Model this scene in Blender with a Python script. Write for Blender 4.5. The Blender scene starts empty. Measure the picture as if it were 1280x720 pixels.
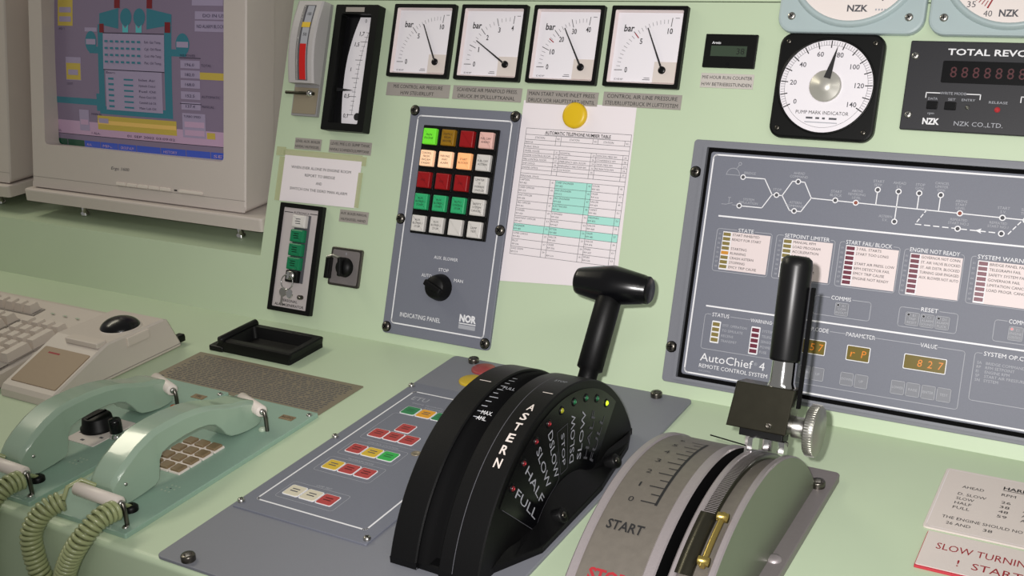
import bpy, bmesh, math, random
from mathutils import Matrix, Vector, Euler
random.seed(7)
S = bpy.context.scene
COL = S.collection
PI = math.pi
R = math.radians
DZ = 0.85                                   # desk height above the floor (m); shapes below are in mm, desk top = 0
TILT = 20.94                                # the instrument panel leans back by this much

# ------------------------------------------------------------------ camera, light, exposure
cam = bpy.data.objects.new('camera', bpy.data.cameras.new('camera'))
COL.objects.link(cam)
cam.data.sensor_width = 36.0
cam.data.lens = 1414.05 / 1280 * 36.0
cam.data.clip_start = 0.02
cam.rotation_euler = (1.23038718, 0.04791116, 0.52309491)
cam.location = (0.49821, -1.06484, 0.53904 + DZ)
S.camera = cam
S.view_settings.view_transform = 'Standard'
S.view_settings.look = 'None'
S.view_settings.exposure = 0.0
S.view_settings.gamma = 1.0
S.view_settings.use_curve_mapping = False

W = bpy.data.worlds.new('room_air'); S.world = W; W.use_nodes = True
W.node_tree.nodes['Background'].inputs[0].default_value = (1.0, 0.98, 0.93, 1)
W.node_tree.nodes['Background'].inputs[1].default_value = 0.20

def lamp(name, kind, loc, energy, color=(1, 1, 1), size=0.1, size_y=None, target=None):
    d = bpy.data.lights.new(name, kind); d.energy = energy; d.color = color
    if kind == 'AREA':
        d.size = size
        if size_y: d.shape = 'RECTANGLE'; d.size_y = size_y
    else:
        d.shadow_soft_size = size
    o = bpy.data.objects.new(name, d); COL.objects.link(o); o.location = loc
    if target is not None:
        o.rotation_euler = (Vector(target) - Vector(loc)).to_track_quat('-Z', 'Y').to_euler()
    return o
# the camera's own flash, a few cm up and left of the lens
rm = cam.rotation_euler.to_matrix()
fl = Vector(cam.location) + rm @ Vector((-0.031, 0.026, 0.0))
flash = lamp('camera_flash', 'SPOT', fl, 50.0, (1.0, 0.965, 0.95), 0.008, target=fl + rm @ Vector((0.17, -0.03, -1)))
flash.data.spot_size = R(76); flash.data.spot_blend = 1.0
# ceiling fluorescents
lamp('ceiling_fluorescent', 'AREA', (-1.87, 0.03, 2.40), 11.0, (1.0, 0.93, 0.74), 1.2, 0.2, target=(-0.5, -0.3, 0.8))
lamp('ceiling_fluorescent', 'AREA', (1.1, -1.5, 2.35), 7.0, (1.0, 0.97, 0.90), 1.2, 0.16, target=(0.4, -0.4, 0.8))

# ------------------------------------------------------------------ materials
def lin(c):
    return tuple((v / 12.92 if v <= 0.04045 else ((v + 0.055) / 1.055) ** 2.4) for v in [x / 255 for x in c])
MATS = {}
def mat(name, rgb, rough=0.5, metal=0.0, var=0.0, scale=60, bump=0.0, bscale=400, emit=0.0, spec=0.5, coat=0.0, alpha=1.0, trans=0.0):
    m = bpy.data.materials.new(name); m.use_nodes = True
    nt = m.node_tree; b = nt.nodes['Principled BSDF']
    c = lin(rgb) + (1,)
    b.inputs['Base Color'].default_value = c
    b.inputs['Roughness'].default_value = rough
    b.inputs['Metallic'].default_value = metal
    b.inputs['Specular IOR Level'].default_value = spec
    b.inputs['Coat Weight'].default_value = coat
    b.inputs['Alpha'].default_value = alpha
    b.inputs['Transmission Weight'].default_value = trans
    if emit:
        b.inputs['Emission Color'].default_value = c
        b.inputs['Emission Strength'].default_value = emit
    if var or bump:
        tc = nt.nodes.new('ShaderNodeTexCoord')
    if var:
        n = nt.nodes.new('ShaderNodeTexNoise'); n.inputs['Scale'].default_value = scale; n.inputs['Detail'].default_value = 6
        mx = nt.nodes.new('ShaderNodeMix'); mx.data_type = 'RGBA'
        mx.inputs[6].default_value = tuple(v * (1 - var) for v in c[:3]) + (1,)
        mx.inputs[7].default_value = tuple(min(1, v * (1 + var)) for v in c[:3]) + (1,)
        nt.links.new(tc.outputs['Object'], n.inputs['Vector'])
        nt.links.new(n.outputs['Fac'], mx.inputs[0]); nt.links.new(mx.outputs[2], b.inputs['Base Color'])
    if bump:
        n2 = nt.nodes.new('ShaderNodeTexNoise'); n2.inputs['Scale'].default_value = bscale; n2.inputs['Detail'].default_value = 4
        bp = nt.nodes.new('ShaderNodeBump'); bp.inputs['Strength'].default_value = bump; bp.inputs['Distance'].default_value = 0.0005
        nt.links.new(tc.outputs['Object'], n2.inputs['Vector'])
        nt.links.new(n2.outputs['Fac'], bp.inputs['Height']); nt.links.new(bp.outputs[0], b.inputs['Normal'])
    MATS[name] = m
    return name
mat('green_paint', (191, 208, 178), 0.42, var=0.035, scale=9, bump=0.10, bscale=120)
mat('grey_panel', (113, 116, 128), 0.55, var=0.06, scale=700, bump=0.15, bscale=900)
mat('grey_plate', (122, 124, 132), 0.5, var=0.05, scale=600, bump=0.12, bscale=900)
mat('label_grey', (158, 152, 146), 0.5, var=0.03, scale=80)
mat('label_pale', (196, 190, 184), 0.5)
mat('ink', (22, 22, 24), 0.6)
mat('ink_soft', (82, 82, 88), 0.7)
mat('ink_red', (150, 22, 34), 0.6)
mat('print_white', (232, 232, 236), 0.5)
mat('print_grey', (168, 170, 178), 0.6)
mat('black_frame', (6, 7, 7), 0.42, spec=0.25, bump=0.08, bscale=700)
mat('black_plastic', (11, 11, 12), 0.45, var=0.15, scale=300, bump=0.2, bscale=900, spec=0.22)
mat('black_gloss', (8, 8, 11), 0.24, spec=0.4)
mat('black_matte', (5, 5, 6), 0.8, spec=0.12)
mat('dial_white', (236, 232, 238), 0.45)
mat('dial_edge', (226, 212, 212), 0.5)
mat('dial_beige', (216, 206, 200), 0.5)
mat('paper', (234, 226, 230), 0.8, var=0.015, scale=25)
mat('paper_pink', (228, 220, 222), 0.7)
mat('highlighter', (168, 226, 214), 0.8)
mat('tape', (206, 210, 168), 0.22, alpha=0.5)
mat('steel', (190, 188, 184), 0.32, 1.0)
mat('chrome', (225, 225, 225), 0.10, 1.0)
mat('screw_dark', (108, 104, 98), 0.3, 1.0)
mat('cast_metal', (166, 158, 160), 0.42, 0.55, var=0.06, scale=500, bump=0.25, bscale=700)
mat('scale_metal', (122, 116, 108), 0.45, 0.5, var=0.14, scale=160, bump=0.15, bscale=500)
mat('dark_metal', (66, 64, 54), 0.30, 0.8, var=0.15, scale=120)
mat('brass', (190, 168, 96), 0.3, 0.9)
mat('side_green_reflect', (112, 118, 102), 0.35, 0.4, var=0.04, scale=40)  # metal side face with the desk's green reflection put into its colour
mat('base_grey', (128, 122, 122), 0.45, 0.3, var=0.05, scale=300)
mat('beige_case', (203, 193, 183), 0.5, var=0.02, scale=50, bump=0.15, bscale=800)
mat('beige_key', (208, 197, 186), 0.5)
mat('beige_dark', (146, 124, 98), 0.5, var=0.03, scale=200)
mat('monitor_case', (204, 194, 188), 0.5, var=0.015, scale=40, bump=0.12, bscale=900)
mat('seam_and_key_shade', (150, 142, 136), 0.6)
mat('phone_green', (154, 176, 157), 0.2, var=0.03, scale=30, coat=0.3)
mat('phone_plate', (141, 169, 153), 0.38, var=0.04, scale=300, bump=0.1, bscale=700)
mat('phone_cord', (158, 166, 120), 0.32, coat=0.3)
mat('roller_white', (226, 216, 208), 0.4)
mat('key_brown', (132, 112, 84), 0.5)
mat('lamp_orange', (196, 78, 22), 0.3)
mat('lamp_pale', (176, 190, 170), 0.3)
mat('nzk_blue', (172, 188, 190), 0.38, var=0.02, scale=60)
mat('nzk_dial', (236, 226, 222), 0.45)
mat('navy_panel', (23, 23, 30), 0.5, bump=0.1, bscale=700)
mat('display_dark', (16, 6, 9), 0.12)
mat('digit_dim', (70, 6, 18), 0.5, emit=0.04)
mat('led_red_off', (90, 12, 24), 0.3)
mat('led_red', (190, 56, 62), 0.3)
mat('led_dull', (150, 84, 70), 0.4)
mat('dull_silver', (196, 194, 186), 0.35, 0.45)
mat('dull_steel', (150, 150, 142), 0.36, 0.75)
mat('led_green_off', (30, 92, 58), 0.3)
mat('led_green', (70, 140, 96), 0.3)
mat('led_yellow', (150, 150, 40), 0.3)
mat('led_lit', (190, 225, 40), 0.3, emit=1.1)
mat('bar_olive', (132, 118, 66), 0.35)
mat('bar_amber', (196, 134, 48), 0.35, emit=0.12)
mat('bar_maroon', (106, 40, 58), 0.35)
mat('disp_olive', (112, 98, 42), 0.25)
mat('digit_amber', (206, 122, 32), 0.3, emit=0.25)
mat('key_red', (176, 62, 62), 0.45)
mat('key_yellow', (212, 178, 52), 0.45)
mat('key_orange', (226, 160, 40), 0.45)
mat('key_green', (44, 128, 78), 0.45)
mat('key_bright_green', (48, 172, 76), 0.45)
mat('key_cream', (214, 206, 184), 0.45)
mat('btn_white', (214, 210, 206), 0.4)
mat('btn_red', (150, 14, 20), 0.3)
mat('btn_green', (46, 172, 112), 0.35)
mat('btn_dark_green', (14, 120, 78), 0.3)
mat('btn_green_lit', (110, 220, 50), 0.3, emit=0.25)
mat('btn_amber', (150, 110, 16), 0.3)
mat('btn_pink', (232, 186, 176), 0.35)
mat('btn_lit_pale', (250, 206, 168), 0.35, emit=0.35)
mat('btn_lit', (246, 176, 120), 0.35, emit=0.4)
mat('black_satin', (12, 12, 14), 0.36, spec=0.4)
mat('fluid_red', (206, 30, 26), 0.25)
mat('tube_glass', (210, 205, 200), 0.08, alpha=0.35)
mat('level_grey', (146, 144, 144), 0.45, var=0.02)
mat('level_light', (186, 182, 182), 0.4)
mat('brownish_plate', (142, 132, 112), 0.5)
mat('magnet_yellow', (222, 184, 22), 0.4)
mat('disc_red', (150, 62, 62), 0.4)
mat('disc_yellow', (196, 166, 40), 0.4)
mat('sign_cream', (216, 206, 200), 0.45)
mat('sign_edge_red', (190, 52, 66), 0.45)
mat('engraved_metal', (140, 130, 112), 0.42, 0.35, var=0.08, scale=120)
mat('wall_paint', (226, 220, 220), 0.7)
mat('floor_paint', (96, 104, 96), 0.6, var=0.1, scale=8)
mat('lcd_grey', (58, 72, 58), 0.25)
mat('lcd_digit', (22, 28, 22), 0.4)
mat('alarm_face', (190, 182, 182), 0.45)
# picture on the computer screen (it gives off light)
def scr(n, rgb, e=0.13):
    return mat('screen_' + n, rgb, 0.12, emit=e)
for n, c in dict(mauve=(122, 108, 130), band=(176, 146, 172), teal=(50, 112, 128), box=(150, 138, 164), red=(112, 28, 34), yellow=(180, 158, 70),
                 amber=(214, 176, 96), blue=(58, 82, 176), green=(30, 74, 56), dark=(34, 26, 44), cyan=(82, 170, 176), rim=(20, 26, 24)).items():
    scr(n, c)
mat('screen_ink', (40, 34, 66), 0.3)

# ------------------------------------------------------------------ text outlines from the built-in font
_tc = {}
def glyphs(s, bold=0.0, res=2):
    k = (s, bold, res)
    if k in _tc: return _tc[k]
    cu = bpy.data.curves.new('t', 'FONT'); cu.body = s; cu.size = 1.0; cu.resolution_u = res; cu.offset = bold
    ob = bpy.data.objects.new('t', cu); COL.objects.link(ob)
    dg = bpy.context.evaluated_depsgraph_get()
    me = ob.evaluated_get(dg).to_mesh()
    vs = [(v.co.x, v.co.y) for v in me.vertices]; fs = [tuple(p.vertices) for p in me.polygons]
    ob.evaluated_get(dg).to_mesh_clear()
    bpy.data.objects.remove(ob); bpy.data.curves.remove(cu)
    _tc[k] = (vs, fs)
    return _tc[k]
_cap = None
def cap():
    global _cap
    if _cap is None: _cap = max(v[1] for v in glyphs('H')[0])
    return _cap

# ------------------------------------------------------------------ mesh builder (mm)
I4 = Matrix.Identity(4)
def T(x, y, z): return Matrix.Translation((x, y, z))
def frame(o, x, y):
    x = Vector(x).normalized(); z = x.cross(Vector(y)).normalized(); y = z.cross(x)
    m = Matrix((x, y, z)).transposed().to_4x4(); m.translation = o
    return m
class MB:
    def __init__(self): self.v = []; self.f = []; self.m = []; self.s = []; self.names = []
    def mi(self, n):
        if n not in self.names: self.names.append(n)
        return self.names.index(n)
    def add(self, vs, fs, m, M=None, smooth=False):
        b = len(self.v)
        if M is not None: vs = [M @ Vector(v) for v in vs]
        self.v += [tuple(v) for v in vs]; i = self.mi(m)
        for f in fs: self.f.append(tuple(b + k for k in f)); self.m.append(i); self.s.append(smooth)
        return self
    def prism(self, pts, z0, z1, m, bev=0.0, M=None, mtop=None, smooth=False):
        """outline (counter-clockwise) raised from z0 to z1, top edge bevelled"""
        n = len(pts); rings = [(pts, z0)]
        if bev:
            rings += [(pts, z1 - bev), (inset(pts, bev * 0.3), z1 - bev * 0.3), (inset(pts, bev), z1)]
        else: rings += [(pts, z1)]
        vs = [(p[0], p[1], z) for r, z in rings for p in r]; fs = []
        for k in range(len(rings) - 1):
            for i in range(n):
                j = (i + 1) % n; fs.append((k * n + i, k * n + j, (k + 1) * n + j, (k + 1) * n + i))
        self.add(vs, fs, m, M, smooth)
        t = len(rings) - 1
        self.add([(p[0], p[1], z0) for p in pts], [tuple(reversed(range(n)))], m, M)
        self.add([(p[0], p[1], z1) for p in rings[t][0]], [tuple(range(n))], mtop or m, M)
        return self
    def box(self, x0, x1, y0, y1, z0, z1, m, bev=0.0, r=0.0, M=None, mtop=None):
        return self.prism(rrect(x0, x1, y0, y1, r), z0, z1, m, bev, M, mtop)
    def rim(self, outer, inner, z0, z1, m, M=None, zi=None):
        """a flat frame: outer and inner outlines with equal point counts"""
        n = len(outer); zi = z0 if zi is None else zi
        vs = [(p[0], p[1], z0) for p in outer] + [(p[0], p[1], z1) for p in outer] + [(p[0], p[1], z1) for p in inner] + [(p[0], p[1], zi) for p in inner]
        fs = []
        for k in range(3):
            for i in range(n):
                j = (i + 1) % n; fs.append((k * n + i, k * n + j, (k + 1) * n + j, (k + 1) * n + i))
        return self.add(vs, fs, m, M)
    def lathe(self, prof, m, M=None, seg=32, smooth=True, a0=0, a1=2 * PI):
        """profile of (r, z) turned about local z"""
        full = abs(a1 - a0 - 2 * PI) < 1e-6; ns = seg if full else seg + 1
        vs = []; fs = []
        for r, z in prof:
            for i in range(ns):
                a = a0 + (a1 - a0) * i / seg; vs.append((max(r, 1e-4) * math.cos(a), max(r, 1e-4) * math.sin(a), z))
        for k in range(len(prof) - 1):
            for i in range(seg):
                j = (i + 1) % ns; fs.append((k * ns + i, k * ns + j, (k + 1) * ns + j, (k + 1) * ns + i))
        return self.add(vs, fs, m, M, smooth)
    def disc(self, x, y, z, r, m, M=None, seg=24):
        vs = [(x + r * math.cos(2 * PI * i / seg), y + r * math.sin(2 * PI * i / seg), z) for i in range(seg)]
        return self.add(vs, [tuple(range(seg))], m, M)
    def ring(self, x, y, z, r0, r1, m, M=None, seg=24, a0=0, a1=2 * PI):
        vs = []; fs = []
        for i in range(seg + 1):
            a = a0 + (a1 - a0) * i / seg
            vs += [(x + r0 * math.cos(a), y + r0 * math.sin(a), z), (x + r1 * math.cos(a), y + r1 * math.sin(a), z)]
            if i: k = 2 * i - 2; fs.append((k, k + 1, k + 3, k + 2))
        return self.add(vs, fs, m, M)
    def quad(self, x0, x1, y0, y1, z, m, M=None):
        return self.add([(x0, y0, z), (x1, y0, z), (x1, y1, z), (x0, y1, z)], [(0, 1, 2, 3)], m, M)
    def poly(self, pts, z, m, M=None):
        return self.add([(p[0], p[1], z) for p in pts], [tuple(range(len(pts)))], m, M)
    def line(self, pts, w, z, m, M=None, close=False):
        if close: pts = list(pts) + [pts[0]]
        for a, b in zip(pts[:-1], pts[1:]):
            d = Vector((b[0] - a[0], b[1] - a[1])); L = d.length
            if L < 1e-6: continue
            d /= L; n = Vector((-d.y, d.x)) * w / 2; e = d * w * 0.3
            self.add([(a[0] - n.x - e.x, a[1] - n.y - e.y, z), (b[0] - n.x + e.x, b[1] - n.y + e.y, z),
                      (b[0] + n.x + e.x, b[1] + n.y + e.y, z), (a[0] + n.x - e.x, a[1] + n.y - e.y, z)], [(0, 1, 2, 3)], m, M)
        return self
    def text(self, s, x, y, z, h, m, align='c', w=None, M=None, shear=0.0, bold=0.0, rot=0.0, maxw=None):
        vs, fs = glyphs(s, bold)
        if not vs: return self
        k = h / cap(); x0 = min(v[0] for v in vs); x1 = max(v[0] for v in vs)
        kx = w / (x1 - x0) if w else k
        if maxw and (x1 - x0) * kx > maxw: kx = maxw / (x1 - x0)
        off = {'l': x0, 'c': (x0 + x1) / 2, 'r': x1}[align]
        ca, sa = math.cos(rot), math.sin(rot); out = []
        for a, b in vs:
            px = (a - off) * kx + shear * b * k; py = b * k
            out.append((x + px * ca - py * sa, y + px * sa + py * ca, z))
        return self.add(out, fs, m, M)
    def tube(self, path, r, m, seg=10, M=None, caps=True):
        path = [Vector(p) for p in path]; n = len(path); vs = []; fs = []
        rr = r if isinstance(r, (list, tuple)) else [r] * n
        up = None
        for i, p in enumerate(path):
            t = (path[min(i + 1, n - 1)] - path[max(i - 1, 0)]).normalized()
            if up is None: up = t.orthogonal().normalized()
            up = (up - t * up.dot(t)).normalized(); s = t.cross(up)
            for k in range(seg):
                a = 2 * PI * k / seg; q = p + (up * math.cos(a) + s * math.sin(a)) * rr[i]; vs.append(tuple(q))
        for i in range(n - 1):
            for k in range(seg):
                j = (k + 1) % seg; fs.append((i * seg + k, i * seg + j, (i + 1) * seg + j, (i + 1) * seg + k))
        self.add(vs, fs, m, M, True)
        if caps:
            self.add(vs[:seg], [tuple(reversed(range(seg)))], m, M); self.add(vs[-seg:], [tuple(range(seg))], m, M)
        return self
    def loft(self, secs, m, M=None, smooth=True):
        n = len(secs[0]); vs = [p for s in secs for p in s]; fs = []
        for k in range(len(secs) - 1):
            for i in range(n):
                j = (i + 1) % n; fs.append((k * n + i, k * n + j, (k + 1) * n + j, (k + 1) * n + i))
        fs.append(tuple(reversed(range(n)))); fs.append(tuple((len(secs) - 1) * n + i for i in range(n)))
        return self.add(vs, fs, m, M, smooth)
def inset(pts, d):
    n = len(pts); out = []
    for i in range(n):
        a, b, c = Vector(pts[i - 1][:2]), Vector(pts[i][:2]), Vector(pts[(i + 1) % n][:2])
        e1 = (b - a).normalized(); e2 = (c - b).normalized()
        n1 = Vector((-e1.y, e1.x)); n2 = Vector((-e2.y, e2.x)); k = max(0.3, 1 + n1.dot(n2))
        o = (n1 + n2) * d / k; out.append((b.x + o.x, b.y + o.y))
    return out
def rrect(x0, x1, y0, y1, r=0.0, seg=5):
    if r <= 0: return [(x0, y0), (x1, y0), (x1, y1), (x0, y1)]
    out = []
    for cx, cy, a in ((x0 + r, y0 + r, PI), (x1 - r, y0 + r, 1.5 * PI), (x1 - r, y1 - r, 0), (x0 + r, y1 - r, PI / 2)):
        for i in range(seg + 1):
            t = a + PI / 2 * i / seg; out.append((cx + r * math.cos(t), cy + r * math.sin(t)))
    return out
def fix_normals(me):
    bm = bmesh.new(); bm.from_mesh(me); bmesh.ops.recalc_face_normals(bm, faces=bm.faces); bm.to_mesh(me); bm.free()

# ------------------------------------------------------------------ things, parts
DESK = T(0, 0, DZ)
PANEL = T(0, 0, DZ) @ Matrix.Rotation(R(90 - TILT), 4, 'X')
def _mesh(name, mb, o):
    me = bpy.data.meshes.new(name)
    me.from_pydata([((x - o[0]) * .001, (y - o[1]) * .001, (z - o[2]) * .001) for x, y, z in mb.v], [], mb.f)
    for n in mb.names: me.materials.append(MATS[n])
    me.polygons.foreach_set('material_index', mb.m); me.polygons.foreach_set('use_smooth', mb.s)
    me.update()
    return me
def props(ob, label, cat, group=None, kind=None):
    if label: ob['label'] = label
    if cat: ob['category'] = cat
    if group: ob['group'] = group
    if kind: ob['kind'] = kind
def thing(name, label, cat, fr=DESK, o=(0, 0, 0), group=None, kind=None):
    e = bpy.data.objects.new(name, None); COL.objects.link(e); e.empty_display_size = 0.02
    e.matrix_world = fr @ T(o[0] * .001, o[1] * .001, o[2] * .001)
    props(e, label, cat, group, kind); e['_o'] = o
    return e
def origin_of(p):
    while p.parent: p = p.parent
    return ORIG[p.name]
ORIG = {}
def new(name, label, cat, fr=DESK, o=(0, 0, 0), group=None, kind=None):
    e = thing(name, label, cat, fr, o, group, kind); del e['_o']; ORIG[e.name] = o
    return e
def part(name, mb, parent, label=None, kind=None):
    ob = bpy.data.objects.new(name, _mesh(name, mb, origin_of(parent))); COL.objects.link(ob); ob.parent = parent
    if label: ob['label'] = label
    if kind: ob['kind'] = kind
    return ob
def solo(name, mb, label, cat, fr=DESK, o=(0, 0, 0), group=None, kind=None):
    ob = bpy.data.objects.new(name, _mesh(name, mb, o)); COL.objects.link(ob)
    ob.matrix_world = fr @ T(o[0] * .001, o[1] * .001, o[2] * .001)
    props(ob, label, cat, group, kind)
    return ob
def copy_tree(o, parent=None):
    c = o.copy(); COL.objects.link(c)
    if parent: c.parent = parent
    for ch in list(o.children): copy_tree(ch, c)
    return c
def screw(mb, x, y, z, r=4.5, M=None, m='screw_dark', cross=True, h=None, washer=None):
    h = h or r * 0.55; M = M or I4
    if washer: mb.lathe([(washer, 0), (washer, .8), (r, .8)], 'black_matte', M @ T(x, y, z), 20)
    mb.lathe([(r, 0), (r, h * .4), (r * .85, h * .8), (r * .5, h), (0, h)], m, M @ T(x, y, z), 18)
    if cross:
        a = random.uniform(0, 1.5)
        for k in (0, PI / 2):
            ca, sa = math.cos(a + k) * r * .55, math.sin(a + k) * r * .55
            mb.line([(x - ca, y - sa), (x + ca, y + sa)], r * .2, z + h + .15, 'black_matte', M)
def bolt(mb, x, y, z, r=8.0, M=None):
    """black-washered socket cap bolt"""
    M = M or I4
    mb.lathe([(r, 0), (r, r * .75), (r * .9, r * .9), (r * .55, r * .9)], 'screw_dark', M @ T(x, y, z), 24)
    mb.lathe([(r * .55, r * .9), (r * .5, r * .45), (0, r * .45)], 'steel', M @ T(x, y, z), 6, False)

# ================================================================== the room
solo('floor', MB().box(-3000, 3000, -3000, 1400, -860, -850, 'floor_paint'), 'painted floor under the console', 'floor', kind='structure')
solo('wall_back', MB().box(-3000, 3000, 900, 950, -850, 1800, 'wall_paint'), 'pale grey wall behind the console', 'wall', kind='structure')

# ================================================================== console
con = new('control_console', 'pale green painted steel control console with sloping instrument panel', 'console')
# desk top with a rounded front edge
prof = [(30, -2), (30, 0)] + [(-489 - 6 * math.sin(a), -6 + 6 * math.cos(a)) for a in [i * PI / 12 for i in range(7)]] + [(-495, -40), (-489, -40), (-489, -8)]
mb = MB(); n = len(prof)
mb.add([(x, y, z) for x in (-1600, 900) for y, z in prof], [(i, (i + 1) % n, n + (i + 1) % n, n + i) for i in range(n)] + [tuple(range(n)), tuple(range(2 * n - 1, n - 1, -1))], 'green_paint')
part('desk_top', mb, con)
part('front_panel', MB().box(-1600, 900, -494.5, -480, -850, -36, 'green_paint'), con)
# instrument panel: outline in panel plane, extruded straight back
a = R(TILT); sa, ca = math.sin(a), math.cos(a)
def pp(u, v, dy=0, n=0): return (u, v * sa + dy - n * ca, v * ca + n * sa)
out = [(-1600, -2), (900, -2), (900, 437.5), (-556.5, 437.5), (-557.5, 86), (-1600, 86)]
mb = MB(); n = len(out)
mb.add([pp(u, v) for u, v in out] + [pp(u, v, 420) for u, v in out], [tuple(range(n)), tuple(range(2 * n - 1, n - 1, -1))] + [(i, n + i, n + (i + 1) % n, (i + 1) % n) for i in range(n)], 'green_paint')
part('instrument_panel', mb, con)
out = [(-556.5, 438.6), (900, 438.6), (900, 800), (-555, 800)]; mb = MB(); n = 4
mb.add([pp(u, v) for u, v in out] + [pp(u, v, 420) for u, v in out], [tuple(range(n)), tuple(range(2 * n - 1, n - 1, -1))] + [(i, n + i, n + (i + 1) % n, (i + 1) % n) for i in range(n)], 'green_paint')
part('upper_panel', mb, con)
part('monitor_ledge', MB().box(-1600, -558.5, 450, 620, -2, 80, 'green_paint'), con)

# ================================================================== instruments on the panel
def label_plate(u0, u1, v0, v1, lines, label, m='label_grey', h=4.4, grp=None, fill=.93, bold=0.0, mi='ink'):
    mb = MB(); mb.box(u0, u1, v0, v1, 0, 1.0, m, .25)
    H = v1 - v0; n = len(lines)
    for i, s in enumerate(lines):
        y = v1 - H * (i + .5 + .04) / n * .94 - H * .03 - h / 2
        mb.text(s, (u0 + u1) / 2, y, 1.15, h, mi, maxw=(u1 - u0) * fill, bold=bold)
    return solo('label_plate', mb, label, 'label', PANEL, ((u0 + u1) / 2, (v0 + v1) / 2, 0), 'engraved labels on the instrument panel')
label_plate(-382, -285.5, 315, 332, ['M/E CONTROL AIR PRESSURE', 'H/W STEUERLUFT'], 'grey engraved label reading M/E CONTROL AIR PRESSURE', fill=.78)
label_plate(-280.5, -182, 315, 332, ['SCAVENGE AIR MANIFOLD PRESS.', 'DRUCK IM SPÜLLUFTKANAL'], 'grey engraved label reading SCAVENGE AIR MANIFOLD PRESS.', fill=.88)
label_plate(-175, -80, 315, 331.5, ['MAIN START VALVE INLET PRESS.', 'DRUCK VOR HAUPTSTART-VENTIL'], 'grey engraved label reading MAIN START VALVE INLET PRESS.', fill=.93)
label_plate(-73.5, 23, 316.5, 333, ['CONTROL AIR LINE PRESSURE', 'STEUERLUFTDRUCK IM LUFTSYSTEM'], 'grey engraved label reading CONTROL AIR LINE PRESSURE', fill=.93)
label_plate(42, 102.5, 343, 359, ['M/E HOUR RUN COUNTER', 'H/W BETRIEBSSTUNDEN'], 'pale engraved label reading M/E HOUR RUN COUNTER', 'label_pale', 3.6, fill=.94)
label_plate(-522, -477, 236, 251, ['LEVEL AUX. BOILER', 'NIVEAU HILFSKESSEL'], 'small grey label reading LEVEL AUX. BOILER', h=3.3, fill=.92)
label_plate(-463, -394, 235.5, 252, ['LEVEL M/E L.O. SUMP TANK', 'NIVEAU SCHMIERÖLSUMPFTANK'], 'grey label reading LEVEL M/E L.O. SUMP TANK', h=3.6, fill=.94)
label_plate(-431, -384.5, 146, 162, ['AUX. BOILER MANUAL', 'HILFSKESSEL HAND'], 'small grey label above the black key switch', h=3.2, fill=.92)

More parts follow.
